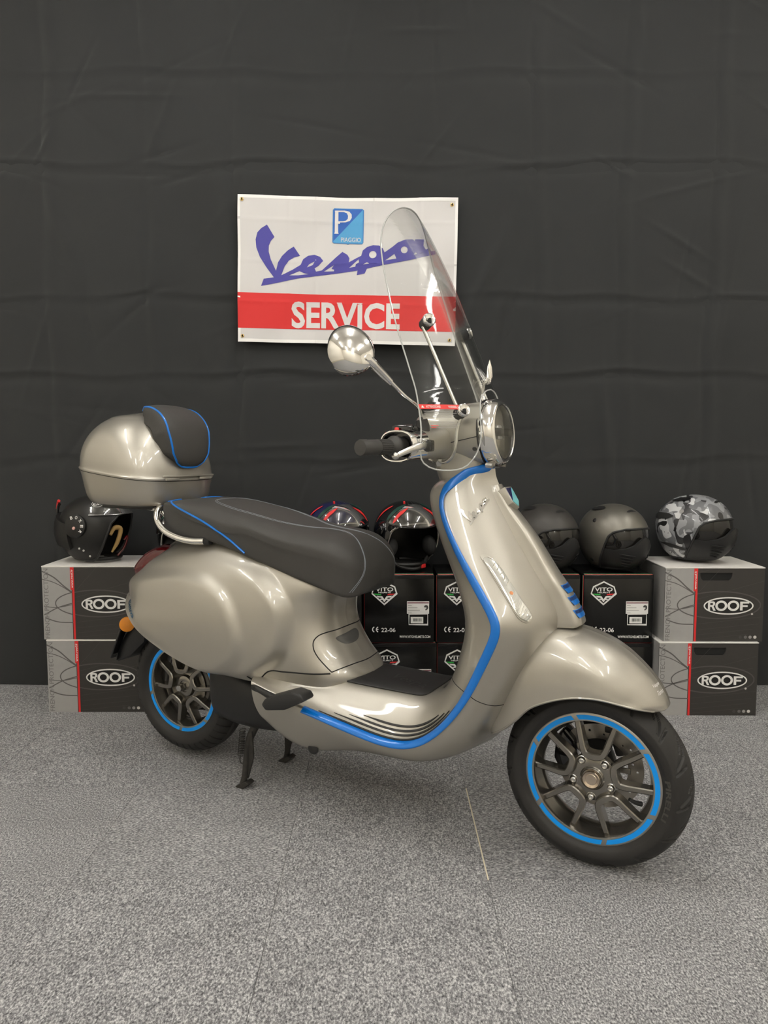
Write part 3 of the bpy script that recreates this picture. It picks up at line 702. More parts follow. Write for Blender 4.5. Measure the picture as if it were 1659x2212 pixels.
def apron_details():
    # horn cover running down the middle of the apron
    C_ = [(.945, 1.092, .020), (.925, 1.104, .025), (.893, 1.124, .028), (.855, 1.156, .031), (.813, 1.190, .034), (.733, 1.242, .038), (.70, 1.266, .040), (.66, 1.292, .041), (.628, 1.308, .042), (.607, 1.315, .042), (.600, 1.309, .041)]
    side = A([(.945, 1.072), (.872, 1.112), (.782, 1.172), (.704, 1.222), (.627, 1.256), (.600, 1.262)])[::-1]
    rows = []
    for z, x, w_ in C_:
        xs = np.interp(z, side[:, 0], side[:, 1]) - .006
        e = .75 * x + .25 * xs
        rows.append([(x, 0, z), (x - .0015, -.45 * w_, z), (.90 * x + .10 * xs, -.80 * w_, z - .001), (e, -.96 * w_, z - .002), (.4 * x + .6 * xs, -1.03 * w_, z - .003), (xs, -1.12 * w_, z - .004)])
    G = net(rows, 60, 26); g = grid(G)
    bot = [tuple(p) for p in G[-1]]; k = len(bot)
    V = bot + [(p[0] - .05, p[1], p[2] + .004) for p in bot]; F = [(i, i + 1, i + 1 + k, i + k) for i in range(k - 1)]
    HC = both(join(g, (V, F))); ho = mk('horn_cover', HC, M['silver'], SCOOT, angle=50); hv = bvh(HC)
    # blue louvres wrapping the cover near its foot
    for z0, hw in ((.690, .029), (.662, .031), (.632, .034)):
        out = [(1.33, -hw * 1.02, z0 + .010), (1.33, hw * 1.02, z0 + .010), (1.33, hw * .80, z0 - .010), (1.33, -hw * .80, z0 - .010)]
        P = []
        for t in np.linspace(0, 1, 25):
            yy = (-1 + 2 * t)
            rowp = []
            for zz, hh, lf in ((z0 + .0105, 1.08, -.003), (z0 + .0095, 1.06, .0012), (z0 + .004, 1.0, .0006), (z0 - .008, .84, .0022), (z0 - .0105, .78, .0022), (z0 - .0115, .77, -.002)):
                q, n_ = cast(hv, (1.33, yy * hw * hh, zz), (-1, 0, 0)); rowp.append(q + n_ * lf)
            P.append(rowp)
        sl = mk('louvre', grid(A(P)), M['blue'], ho)
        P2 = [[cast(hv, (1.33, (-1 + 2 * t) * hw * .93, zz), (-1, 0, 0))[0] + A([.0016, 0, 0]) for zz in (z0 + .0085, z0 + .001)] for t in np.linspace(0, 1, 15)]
        mk('louvre_shade', grid(A(P2)), mat('louvre_shadow', (.003, .03, .13), .4), sl)  # shade along the top of each louvre, painted as a dark blue strip
    # hexagonal maker's badge
    n_ = A([.86, 0, .51]); n_ /= np.linalg.norm(n_); up = A([-.51, 0, .86]); rt = A([0, 1, 0]); c = A([1.114, 0, .907])
    hexo = [(-.024, .029), (.024, .029), (.024, -.016), (0, -.034), (-.024, -.016)]
    def bp(a, b, d): return tuple(c + rt * a + up * b + n_ * d)
    bo = mk('badge', prism(hexo, bp, -.018, .0135, .0015), M['silver'], ho)
    ins = [(a * .82, b * .84) for a, b in hexo]
    navy = [(-.0172, .0218), (.0172, .0218), (-.0172, -.0118)]
    mk('badge_navy', prism([(-.0195, .0245), (.014, .0245), (-.0195, -.0112)], bp, .013, .0147), M['navy'], bo, smooth=False)
    mk('badge_cyan', prism([(.0145, .0245), (.0195, .0245), (.0195, -.0135), (0, -.0285), (-.0195, -.0135), (-.0190, -.0112)], bp, .013, .0148), M['cyan'], bo, smooth=False)
    t = fit2d(text2d('P', 1, bold=.01), -.016, -.006, .004, .021); mk('badge_letter', ([bp(a, b, .0150) for a, b, d in t[0]], t[1]), M['satin'], bo, smooth=False)
    # chrome script on the apron
    sx = lambda a, b: ((a - 232) / 1173.0, (686 - b) / 418.0)
    o1 = [sx(*p) for p in [(232,686),(250,636),(318,624),(270,560),(225,490),(200,425),(195,370),(207,322),(232,294),(272,268),(322,350),(298,378),(284,410),(283,450),(298,505),(332,578),(346,520),(372,475),(408,438),(450,408),(493,470),(452,482),(418,507),(390,545),(368,608),(440,570),(498,532),(515,492),(548,468),(590,461),(628,474),(650,502),(620,535),(592,556),(602,577),(640,568),(690,520),(735,475),(778,436),(812,456),(826,480),(822,508),(870,480),(905,462),(915,425),(945,400),(985,389),(1025,392),(1050,412),(1062,440),(1115,402),(1150,372),(1200,352),(1250,350),(1326,350),(1322,395),(1340,420),(1402,428),(1405,452),(1250,487),(1062,525),(945,552),(930,585),(877,597),(882,565),(700,593),(480,628),(330,664)]]
    hs = [[sx(*p) for p in h] for h in ([(420,608),(490,576),(552,596)], [(655,575),(722,528),(722,571)], [(825,546),(888,486),(866,538)], circ2d(983, 455, 25, n=10), [(1066,495),(1128,450),(1142,482)], circ2d(1194, 422, 23, n=10))]
    s2 = subdiv(shape2d([o1] + hs), .12)
    def place(a, b, lift):
        # a along the script (towards the front), b up
        p = A([1.042, -.09, .842]) + A([.078, 0, .046]) * a + A([-.028, 0, .040]) * b
        q, nn = cast(FLv, p, (-.5, .85, -.1)); return q + nn * lift
    top = [place(a, b, .0030) for a, b, c_ in s2[0]]
    so = mk('apron_script', (top, s2[1]), M['chrome'], APRON_o)
    e1 = [place(a, b, .0030) for a, b in o1]; e0 = [place(a, b, .0) for a, b in o1]; n1 = len(e1)
    mk('script_side', (e1 + e0, [(i, (i + 1) % n1, (i + 1) % n1 + n1, i + n1) for i in range(n1)]), M['satin'], so)
    # front turn signals
    sig = [(1.097, -0.14, 0.77), (1.108, -0.14, 0.774), (1.129, -0.14, 0.767), (1.149, -0.14, 0.751), (1.173, -0.14, 0.717), (1.2, -0.14, 0.676), (1.224, -0.14, 0.644), (1.225, -0.14, 0.634), (1.212, -0.14, 0.628), (1.192, -0.14, 0.631), (1.174, -0.14, 0.642), (1.162, -0.14, 0.659), (1.132, -0.14, 0.709), (1.108, -0.14, 0.749)]
    fr = patch(sig, FLv, VIEW, [(1.05, -.001), (1.05, .0022), (.985, .003), (.955, .0016)], 72)
    ln = patch(sig, FLv, VIEW, [(.965, .0005), (.94, .0036), (.75, .0058), (.4, .0064)], 72)
    S0 = A(sig); ctr = S0.mean(0)
    for sgn in (1, -1):
        f = (lambda q: q) if sgn > 0 else mirror_y
        so = mk('turn_signal', f(fr), M['silver'], APRON_o)
        mk('signal_lens', f(ln), M['lens'], so)
        # moulded flutes low in the lens, chrome facets above, the orange bulb behind
        t0, t1 = A(sig[0]), A(sig[8]); lft = A([sig[0], sig[13], sig[12], sig[11], sig[10], sig[9], sig[8]]); rgt = A([sig[1], sig[3], sig[4], sig[5], sig[6], sig[6], sig[7]])
        Lf, Rf = crs(lft, 60), crs(rgt, 60)
        for i in range(13):
            k = int(34 + i * 1.75); p, q = Lf[k], Rf[k]
            P = [cast(FLv, p + (q - p) * v - A([0, 0, .004 * (1 - (2 * v - 1) ** 2)]), VIEW) for v in np.linspace(.16, .84, 8)]
            mk('lens_flute', f(tube([c_ + n * .0056 for c_, n in P], .0012, 6)), M['lens'], so)
        for i in range(5):
            k = int(12 + i * 4.2); p, q = Lf[k], Rf[k]
            P = [cast(FLv, p + (q - p) * v + A([0, 0, .006 * v]), VIEW) for v in np.linspace(.35, .85, 6)]
            mk('lens_facet', f(tube([c_ + n * .0052 for c_, n in P], [.0008, .0022, .0008], 6)), M['chrome'], so)
        q, n = cast(FLv, (Lf[33] + Rf[33]) / 2, VIEW)
        ob = lathe([(0, .0012), (.004, .0008), (.006, 0)], 16); mt = Vector(n).to_track_quat('Z', 'Y').to_matrix().to_4x4()
        mk('orange_bulb', f(xf(ob, mt, Vector(q + n * .0058))), M['orange'], so)
apron_details()

# ---- front mudguard
def fender():
    # sections: crest (y=0) ... side edge, from nose to heel round the wheel
    S = [
     [(1.519,0,.430),(1.518,-.020,.430),(1.514,-.035,.430),(1.508,-.047,.431),(1.500,-.056,.431),(1.494,-.062,.430)],
     [(1.512,0,.452),(1.509,-.030,.451),(1.500,-.056,.448),(1.486,-.075,.444),(1.471,-.088,.441),(1.462,-.094,.440)],
     [(1.490,0,.487),(1.486,-.036,.485),(1.472,-.068,.478),(1.452,-.092,.466),(1.435,-.104,.455),(1.425,-.110,.449)],
     [(1.457,0,.522),(1.452,-.040,.519),(1.438,-.078,.508),(1.420,-.104,.488),(1.405,-.116,.466),(1.400,-.119,.455)],
     [(1.413,0,.556),(1.409,-.043,.552),(1.398,-.084,.538),(1.385,-.112,.512),(1.372,-.123,.478),(1.366,-.125,.458)],
     [(1.358,0,.581),(1.356,-.045,.577),(1.349,-.088,.561),(1.338,-.117,.530),(1.326,-.127,.486),(1.318,-.129,.453)],
     [(1.290,0,.596),(1.290,-.046,.592),(1.286,-.090,.574),(1.280,-.119,.538),(1.273,-.130,.486),(1.268,-.132,.438)],
     [(1.215,0,.590),(1.217,-.046,.586),(1.218,-.090,.566),(1.218,-.119,.526),(1.218,-.129,.468),(1.218,-.131,.412)],
     [(1.150,0,.548),(1.153,-.045,.544),(1.158,-.087,.526),(1.166,-.115,.488),(1.175,-.124,.430),(1.182,-.126,.374)],
     [(1.105,0,.480),(1.108,-.042,.477),(1.114,-.080,.463),(1.124,-.106,.430),(1.138,-.114,.382),(1.150,-.116,.344)],
     [(1.085,0,.405),(1.088,-.038,.403),(1.094,-.072,.393),(1.102,-.095,.370),(1.112,-.104,.344),(1.122,-.105,.324)],
     [(1.083,0,.345),(1.086,-.034,.344),(1.091,-.062,.338),(1.098,-.082,.330),(1.104,-.090,.322),(1.110,-.092,.316)]]
    G = net(S, 90, 36)
    # inner skin for thickness
    c = A([1.351, 0, .2295]); Gi = G.copy()
    Gi[..., 0] += (c[0] - G[..., 0]) * .018; Gi[..., 2] += (c[2] - G[..., 2]) * .018; Gi[..., 1] *= .97
    VF = join(grid(G), grid(Gi, flip=True), grid(np.stack([G[:, -1], Gi[:, -1]]), flip=False), grid(np.stack([G[0], Gi[0]])), grid(np.stack([G[-1], Gi[-1]])))
    full = both(VF); fo = mk('front_mudguard', full, M['silver'], SCOOT, angle=50); fv = bvh(full)
    rimt = tube(np.vstack([G[:, -1], ]), .0021, 8); mk('mudguard_lip', both(rimt), M['silver'], fo)
    for txt, a, b, wd in (('Vespa', 1.492, .478, .026), ('Torino', 1.503, .464, .024)):
        t = fit2d(text2d(txt, 1, shear=.3, bold=.02), 0, wd, 0, .011); V = []
        for q0, q1, q2 in t[0]:
            p = A([a, -.05, b]) + A([.80, .0, .35]) * q0 + A([-.3, 0, .9]) * q1
            q, n_ = cast(fv, p, (-.35, .9, -.2)); V.append(q + n_ * .0008)
        mk('mudguard_script', (V, t[1]), M['white'], fo)
    return fo
fender()
# ================================================================== WHEELS AND RUNNING GEAR
def tyre_mesh(rim_r, out_r, half, tread):
    D_ = out_r - rim_r
    prof = A([(rim_r - .004, half * .76), (rim_r + .003, half * .82), (rim_r + D_ * .20, half * .95), (rim_r + D_ * .36, half * 1.0), (rim_r + D_ * .44, half * 1.0), (rim_r + D_ * .52, half * .965),
              (rim_r + D_ * .68, half * .85), (rim_r + D_ * .82, half * .66), (rim_r + D_ * .93, half * .40), (rim_r + D_ * .985, half * .18), (out_r, 0)])
    full = np.vstack([prof, np.stack([prof[:-1, 0], -prof[:-1, 1]], 1)[::-1]])
    C_ = crs(full, 85); n = 840
    a = np.linspace(0, 2 * np.pi, n, endpoint=False)
    r = np.repeat(C_[None, :, 0], n, 0); h = np.repeat(C_[None, :, 1], n, 0); aa = np.repeat(a[:, None], 85, 1)
    zone = (r > rim_r + D_ * .47) * 1.0
    r = r + .0012 * np.exp(-((r - rim_r - D_ * .45) / .0016) ** 2)
    if tread == 'sport':
        g = np.zeros_like(r)
        N = 15
        for ph, sl, w0, lo, hi in ((0.0, .42, .034, .06, .90), (.36, .30, .028, .40, .97), (.68, .52, .026, .05, .62)):
            for s in (1, -1):
                hs = h * s / half
                u = (aa * N / (2 * np.pi) + ph + sl * np.maximum(hs, 0) * 2.2 + .10 * np.sin(hs * 5) + (0.5 if s < 0 else 0)) % 1.0
                d = np.abs(u - .5); inside = smooth01((hs - lo) / .08) * smooth01((hi - hs) / .08)
                g = np.maximum(g, smooth01((w0 * 1.7 - d) / .02) * inside)
    else:
        u = (aa * 44 / (2 * np.pi)) % 1.0; d = np.abs(u - .5)
        g = np.maximum(smooth01((.10 - d) / .05) * (np.abs(h) > half * .30), smooth01((.003 - np.abs(np.abs(h) - half * .30)) / .003))
    r = r - .006 * g * zone
    G = np.stack([np.cos(aa) * r, -h, np.sin(aa) * r], -1)
    return grid(G, closeu=True, flip=False)

def sweep_bar(path, wd, y_out, y_in, ch=.0025):
    """bar of rectangular section lying in the wheel plane: path [(X,Z)], outer/inner y per point"""
    P = A(path); n = len(P); T = np.gradient(P, axis=0); T /= np.linalg.norm(T, axis=1)[:, None]; Nn = np.stack([-T[:, 1], T[:, 0]], 1)
    rows = []
    for i in range(n):
        s = i / (n - 1); w_ = np.interp(s, np.linspace(0, 1, len(wd)), wd); yo = np.interp(s, np.linspace(0, 1, len(y_out)), y_out); yi = np.interp(s, np.linspace(0, 1, len(y_in)), y_in)
        sec = [(w_, yi), (w_, yo + ch), (w_ - ch, yo), (-w_ + ch, yo), (-w_, yo + ch), (-w_, yi)]
        rows.append([(P[i][0] + Nn[i][0] * a, b, P[i][1] + Nn[i][1] * a) for a, b in sec])
    V, F = grid(A(rows), closev=True); F.append(tuple(range(6))); k = (n - 1) * 6; F.append(tuple(range(k + 5, k - 1, -1)))
    return V, F

def make_wheel(name, loc, rim_r, out_r, half, a0, gaps, front):
    lip = .045
    # rim: lip, well, barrel
    prof = [(rim_r, -lip + .004), (rim_r, lip - .004), (rim_r - .001, lip - .001), (rim_r - .003, lip), (rim_r - .0185, lip - .001), (rim_r - .020, lip - .003), (rim_r - .022, lip - .012), (rim_r - .030, lip - .032), (rim_r - .034, 0), (rim_r - .030, -lip + .02), (rim_r - .020, -lip + .002), (rim_r, -lip + .004)]
    w = mk(name, lathe(prof, 96, 'y'), M['gun'], SCOOT, angle=35, loc=loc)
    mk('rim_lip', lathe([(rim_r + .0005, lip - .006), (rim_r + .0005, lip - .001), (rim_r - .002, lip + .0006), (rim_r - .0195, lip + .0002), (rim_r - .0205, lip - .002)], 96, 'y'), M['rimlip'], w, angle=35)
    mk('tyre', tyre_mesh(rim_r, out_r, half, 'sport' if front else 'block'), M['rubber'], w, angle=30)
    # blue stickers between the gaps
    gs = sorted(gaps); ns = len(gs)
    for i in range(ns):
        s, e = gs[i] + 2.3, (gs[(i + 1) % ns] if i < ns - 1 else gs[0] + 360) - 2.3
        nseg = max(6, int((e - s) / 3)); rows = []
        for j in range(nseg + 1):
            f = j / nseg; row = []
            for rr, sk in ((rim_r - .0045, 1), (rim_r - .0160, -1)):
                k = 0.9 * sk * (1 if (i + (j > 0)) % 2 else -1.2)
                t = R(s + (e - s) * f + (k if j in (0, nseg) else 0)); row.append((math.cos(t) * rr, -lip - .0013, math.sin(t) * rr))
            rows.append(row)
        mk('rim_sticker', grid(A(rows)), M['sticker_blue'], w, smooth=False)
    # five U shaped double spokes
    k = rim_r / .165
    pth = crs([(-.0475 * k, .140 * k), (-.037 * k, .105 * k), (-.0265 * k, .070 * k), (-.0205 * k, .0605 * k), (-.010 * k, .0565 * k), (.010 * k, .0565 * k), (.0205 * k, .0605 * k), (.0265 * k, .070 * k), (.037 * k, .105 * k), (.0475 * k, .140 * k)], 44)
    sp = newmesh('spoke', *sweep_bar(pth, [.0068, .0072, .0088, .0072, .0068], [-.033, -.040, -.045, -.040, -.033], [-.006, -.008, -.012, -.008, -.006]), M['gun'], True, 30)
    for i in range(5): link('spoke', sp, w, rot=(0, -R(a0 - 90 + 72 * i), 0))
    # hub
    if front:
        mk('hub', lathe([(.030, .0), (.056, .0), (.0595, .026), (.058, .031), (.052, .034), (.030, .036), (.026, .040), (.0, .040)], 60, 'y'), M['gun'], w, angle=30)
        mk('hub_ring', lathe([(.0275, .036), (.0275, .041), (.0255, .043), (.0235, .041)], 40, 'y'), M['gun'], w)
        hc = mk('hub_cap', lathe([(.0215, .038), (.0215, .0475), (.0200, .0495), (.0150, .0475), (.0140, .0470), (.0130, .0480), (0, .0482)], 40, 'y'), M['capbronze'], w, angle=30)
        bolt = newmesh('hub_bolt', *join(lathe([(.0095, .030), (.0095, .035), (.0085, .0380), (.0070, .041), (.0052, .042), (.0036, .0416), (.0034, .039), (0, .039)], 20, 'y'), lathe([(.0112, .028), (.0116, .0345), (.0100, .0355)], 20, 'y')), M['satin'], True, 40)
        for i in range(5):
            t = R(a0 + 36 + 72 * i); link('hub_bolt', bolt, w, loc=(math.cos(t) * .0475, .0, math.sin(t) * .0475))
        # drilled brake disc on the far side, carrier, caliper
        holes = []
        for i in range(10):
            for rr, da in ((.092, 0), (.082, .22)):
                t = 2 * math.pi * i / 10 + da; holes.append(circ2d(math.cos(t) * rr, math.sin(t) * rr, .0032, n=10))
        wave = [(math.cos(t) * .108, math.sin(t) * .108) for t in np.linspace(0, 2 * math.pi, 90, endpoint=False)]
        d2 = shape2d([wave, circ2d(0, 0, .070, n=60)] + holes, .002)
        mk('brake_disc', mapv(d2, lambda a, b, c: (a, .050 + c, b)), M['disc'], w, angle=30)
        arms = []
        for i in range(5):
            t = 2 * math.pi * i / 5; arms.append(xf(box(.030, .076, -.007, .007, -.003, .003, .001), Matrix.Rotation(t, 4, 'Z')))
        mk('disc_carrier', mapv(join(*arms), lambda a, b, c: (a, .046 + c, b)), M['disc'], w)
        vs = tube(crs([(.124 * math.cos(R(-23)), -.015, .124 * math.sin(R(-23))), (.112 * math.cos(R(-23)), -.024, .112 * math.sin(R(-23))), (.095 * math.cos(R(-21)), -.034, .095 * math.sin(R(-21)))], 8), [.006, .005, .0042], 10)
        mk('valve_stem', vs, M['blackmat'], w)
        # raised maker's name on the sidewall
        t = fit2d(text2d('PIRELLI', 1, bold=.03), 0, 1, 0, 1); V = []
        for a, b, c in t[0]:
            an = R(12 - a * 32); rr = .1735 + b * .0125; V.append((math.cos(an) * rr, -half * (.90 + .08 * b) - .0016, math.sin(an) * rr))
        mk('tyre_lettering', (V, t[1]), M['rubber_text'], w, smooth=False)
    else:
        mk('hub', lathe([(.0, -.03), (.075, -.03), (.078, .006), (.076, .012), (.060, .016), (.038, .020), (.034, .030), (.030, .032), (.020, .032), (.018, .028), (0, .028)], 60, 'y'), M['gun'], w, angle=30)
        mk('axle_nut', lathe([(.0135, .026), (.0135, .040), (.012, .043), (.0115, .056), (.0100, .058), (0, .058)], 6, 'y'), M['satin'], w, angle=20)
        mk('motor_drum', lathe([(0, -.012), (.088, -.012), (.088, .004), (.080, .006), (0, .006)], 60, 'y'), mat('drum_grey', (.16, .155, .145), .45, .5), w, angle=30)
    return w

FWH = make_wheel('front_wheel', (1.351, 0, .2297), .165, .2297, .055, 88, [38, 106, 154, 214, 283, 337], True)
RWH = make_wheel('rear_wheel', (0, 0, .2448), .152, .2235, .060, 95, [58, 122, 196, 268, 318, 8], False)

def running_gear():
    # front suspension on the far side: arm, damper, caliper
    arm = mk('suspension_arm', prism([(1.325, .205), (1.36, .200), (1.385, .235), (1.345, .33), (1.31, .42), (1.27, .42), (1.295, .31)], lambda a, b, d: (a, d, b), .070, .095, .006), M['blackpl'], SCOOT)
    mk('damper', tube(crs([(1.40, .075, .26), (1.37, .07, .35), (1.34, .065, .44)], 8), .016, 14), M['iron'], arm)
    mk('axle', tube([(1.351, -.03, .2297), (1.351, .085, .2297)], .012, 16), M['iron'], arm)
    cal = mk('brake_caliper', prism([(1.235, .235), (1.25, .205), (1.285, .200), (1.292, .24), (1.290, .29), (1.262, .32), (1.240, .29)], lambda a, b, d: (a, d, b), .030, .085, .007), M['blackgl'], SCOOT)
    mk('caliper_script', mapv(fit2d(text2d('Q', 1), 1.2435, 1.2505, .262, .272), lambda a, b, c: (a, .0285, b)), M['white'], cal, smooth=False)
    mk('speed_sensor', box(1.36, 1.385, .045, .07, .318, .335, .004), M['blackpl'], arm)
    # drive unit casing beside the rear wheel
    S = []
    for x, y0, zc, hh, top in ((.160, -.060, .290, .065, 0), (.168, -.090, .290, .092, 0), (.20, -.112, .285, .096, 0), (.27, -.125, .278, .096, 0), (.35, -.130, .268, .086, 0), (.43, -.128, .262, .074, 0), (.50, -.115, .262, .060, 0)):
        row = [(x, .02, zc + hh), (x, y0 * .45, zc + hh), (x, y0 * .85, zc + hh * .86), (x, y0, zc + hh * .45), (x, y0 * 1.0, zc - hh * .2), (x, y0 * .92, zc - hh * .65), (x, y0 * .65, zc - hh * .95), (x, .02, zc - hh)]
        S.append(row)
    G = net(S, 50, 40); V, F = grid(G); k = 40; F.append(tuple(range(k)))
    du = mk('drive_casing', (V, F), M['blackpl'], SCOOT, angle=50)
    mk('casing_far_side', box(.16, .50, .02, .10, .19, .37, .02), M['blackpl'], du)
    # inner wheel house hides the inside of the body
    prof = [(.262 * math.cos(t) , .262 * math.sin(t)) for t in np.linspace(R(-5), R(165), 24)]
    rows = []
    for a, b in prof: rows.append([(a, -.090, .2448 + b), (a * 1.02, -.070, .2448 + b * 1.05), (a * 1.03, 0, .2448 + b * 1.07), (a * 1.02, .07, .2448 + b * 1.05), (a, .09, .2448 + b)])
    mk('wheel_house', grid(A(rows)), M['dark'], SCOOT)
    # centre stand
    st = mk('centre_stand', tube(crs([(.352, -.085, .205), (.330, -.098, .150), (.322, -.105, .085), (.318, -.110, .030), (.312, -.112, .010)], 14), [.013, .012, .010, .009, .010], 12), M['iron'], SCOOT)
    mk('stand_tube', tube([(.352, -.09, .200), (.352, .09, .200)], .014, 12), M['iron'], st)
    mk('stand_leg', tube(crs([(.352, .085, .205), (.330, .098, .150), (.322, .105, .085), (.318, .110, .030), (.312, .112, .010)], 14), [.013, .012, .010, .009, .010], 12), M['iron'], st)
    for s in (-1, 1):
        mk('stand_foot', prism([(.292, .0), (.322, .0), (.345, .020), (.330, .026), (.310, .012), (.295, .006)], lambda a, b, d: (a, d * s, b), .092, .124, .002), M['iron'], st)
        mk('stand_gusset', prism([(.318, .03), (.328, .03), (.350, .10), (.346, .18), (.332, .17), (.322, .10)], lambda a, b, d: (a, d * s, b), .100, .106), M['iron'], st)
    hel = [(.316 - .010 * t + .0085 * math.cos(t * 2 * math.pi * 11), -.112 + .0085 * math.sin(t * 2 * math.pi * 11), .185 - .085 * t) for t in np.linspace(0, 1, 160)]
    mk('stand_spring', tube(hel, .0016, 5), M['iron'], st)
    mk('spring_hook', tube(crs([(.306, -.112, .100), (.304, -.113, .085), (.310, -.112, .075), (.318, -.110, .082)], 10), .002, 6), M['iron'], st)
    mk('stand_lever', tube(crs([(.345, .105, .10), (.40, .13, .075), (.425, .14, .085), (.43, .142, .12), (.40, .13, .16)], 16), .009, 8), M['iron'], st)
    # number plate bracket with amber reflectors and tail light
    pb = mk('plate_bracket', prism([(-.155, .475), (-.185, .470), (-.222, .405), (-.270, .315), (-.258, .306), (-.195, .335), (-.130, .39), (-.115, .46)], lambda a, b, d: (a, d, b), -.080, .080, .004), M['blackpl'], SCOOT)
    mk('number_plate_back', prism([(-.228, .42), (-.280, .315), (-.287, .319), (-.235, .424)], lambda a, b, d: (a, d, b), -.09, .09, .002), M['blackgl'], pb)
    rf = xf(lathe([(0, .008), (.019, .008), (.0245, .006), (.0255, 0)], 30, 'y'), Matrix.Rotation(R(38), 4, 'Z'))
    for s in (1, -1):
        g = xf(rf, None, (-.180, -.104, .450)) if s > 0 else mirror_y(xf(rf, None, (-.180, -.104, .450)))
        mk('side_reflector', g, M['amber'], pb)
    tl = []
    for z, xr, wd in ((.60, -.225, .035), (.625, -.226, .046), (.655, -.200, .050), (.685, -.163, .048), (.705, -.125, .038), (.714, -.10, .015)):
        tl.append([(xr, 0, z), (xr + .006, -wd * .6, z), (xr + .022, -wd, z), (xr + .055, -wd * 1.12, z), (xr + .09, -wd * 1.1, z)])
    tlo = mk('tail_light', both(grid(net(tl, 30, 20), flip=True)), M['redlens'], SCOOT)
running_gear()

def rails_and_case():
    # chrome grab rail round the seat tail
    half = [(.205, -.142, .758), (.16, -.150, .757), (.10, -.152, .765), (.045, -.146, .782), (.0, -.130, .808), (-.018, -.115, .833), (-.022, -.100, .846), (-.032, -.075, .852), (-.036, 0, .853)]
    full = crs(half + [(x, -y, z) for x, y, z in half[:-1]][::-1], 90)
    gr = mk('grab_rail', tube(full, .0105, 14), M['chrome'], SCOOT)
    for s in (-1, 1):
        mk('rail_end', prism([(.185, .745), (.225, .748), (.222, .772), (.19, .775)], lambda a, b, d: (a, d * s, b), .122, .146, .004), M['blackpl'], gr)
        mk('rack_bar', tube(crs([(.03, .10 * s, .80), (-.02, .095 * s, .835), (-.10, .09 * s, .845), (-.28, .085 * s, .846)], 20), .007, 10), M['chrome'], gr)
    mk('rack_plate', box(-.29, -.05, -.10, .10, .838, .852, .004), M['blackpl'], gr)
    # top case tray and lid: superellipse footprints stacked
    def sect(xc, ax, ay, z, n=72, e=2.9, lean=0.0):
        t = np.linspace(0, 2 * np.pi, n, endpoint=False)
        c, s = np.cos(t), np.sin(t)
        x = xc + ax * np.sign(c) * np.abs(c) ** (2 / e); y = ay * np.sign(s) * np.abs(s) ** (2 / e)
        return np.stack([x, y, np.full(n, z) + lean * (x - xc)], -1)
    xc = -.175
    LN = .12       # seam drops a little towards the front
    tray = [sect(xc, .118, .125, .850, e=3.2), sect(xc, .150, .158, .855, e=3.2, lean=-.02), sect(xc, .164, .174, .870, e=3.2, lean=-.05), sect(xc, .172, .184, .896, e=3.1, lean=-.09), sect(xc, .179, .192, .928, e=3.0, lean=-LN), sect(xc, .183, .197, .948, e=3.0, lean=-LN), sect(xc, .184, .198, .953, e=3.0, lean=-LN)]
    G = np.stack([ucrs(np.stack(tray)[:, j], 40) for j in range(72)], 1); V, F = grid(G, closev=True); F.append(tuple(range(72)))
    tc = mk('top_case', (V, F), M['silver'], SCOOT, angle=50)
    lid = [sect(xc, .186, .200, .9545, e=3.0, lean=-LN), sect(xc, .187, .201, .960, e=3.0, lean=-LN), sect(xc, .184, .198, .966, e=3.0, lean=-LN)]
    for t in np.linspace(.12, 1.0, 14):
        h = t; s = (1 - h ** 2.3) ** (1 / 2.3)
        lid.append(sect(xc - .012 * t, .184 * max(s, .02), .198 * max(s, .02), .966 + .192 * h, e=3.0 - .75 * h, lean=-LN * (1 - h)))
    G = np.stack([ucrs(np.stack(lid)[:, j], 70) for j in range(72)], 1); VL = grid(G, closev=True); VL[1].append(tuple(range(69 * 72 + 71, 69 * 72 - 1, -1)))
    lo = mk('case_lid', VL, M['silver'], tc, angle=50); lv = bvh(VL)
    mk('lid_seam', tube(sect(xc, .1845, .1985, .9535, n=72, e=3.0, lean=-LN), .0013, 5, closed=True), M['dark'], tc)
    hx = xc + .188
    for s in (-1, 1): mk('lid_hinge', box(hx - .004, hx + .005, s * .075 - .028, s * .075 + .028, .934, .943, .002), M['silver'], tc)
    mk('hinge_bar', box(hx - .004, hx + .004, -.115, .115, .9445, .951, .002), M['silver'], tc)
    # backrest cushion over the front of the lid
    rows = []
    prof = crs([(.008, .0, .978), (.020, 0, .995), (.024, 0, 1.03), (.020, 0, 1.075), (.006, 0, 1.118), (-.024, 0, 1.150), (-.06, 0, 1.166), (-.095, 0, 1.169), (-.125, 0, 1.160)], 40)
    for i, p in enumerate(prof):
        t = i / 39.0
        w_ = np.interp(t, [0, .06, .16, .4, .7, .9, 1], [.035, .060, .080, .092, .088, .080, .06])
        T = prof[min(i + 1, 39)] - prof[max(i - 1, 0)]; T /= np.linalg.norm(T); N_ = A([T[2], 0, -T[0]])
        if N_[0] + N_[2] < 0: N_ = -N_
        rows.append([p - N_ * .055 + A([0, w_ * 1.14, 0]), p - N_ * .022 + A([0, w_ * 1.10, 0]), p - N_ * .004 + A([0, w_ * 1.04, 0]), p + N_ * .003 + A([0, w_ * .95, 0]), p + N_ * .009 + A([0, w_ * .6, 0]), p + N_ * .011,
                     p + N_ * .009 - A([0, w_ * .6, 0]), p + N_ * .003 - A([0, w_ * .95, 0]), p - N_ * .004 - A([0, w_ * 1.04, 0]), p - N_ * .022 - A([0, w_ * 1.10, 0]), p - N_ * .055 - A([0, w_ * 1.14, 0])])
    G = net(rows, 60, 61); V, F = grid(G, flip=True); F.append(tuple(range(61))); F.append(tuple(range(59 * 61, 60 * 61))[::-1])
    pad = mk('backrest_pad', (V, F), M['seat'], tc, angle=50)
    ca, cb = 16, 44
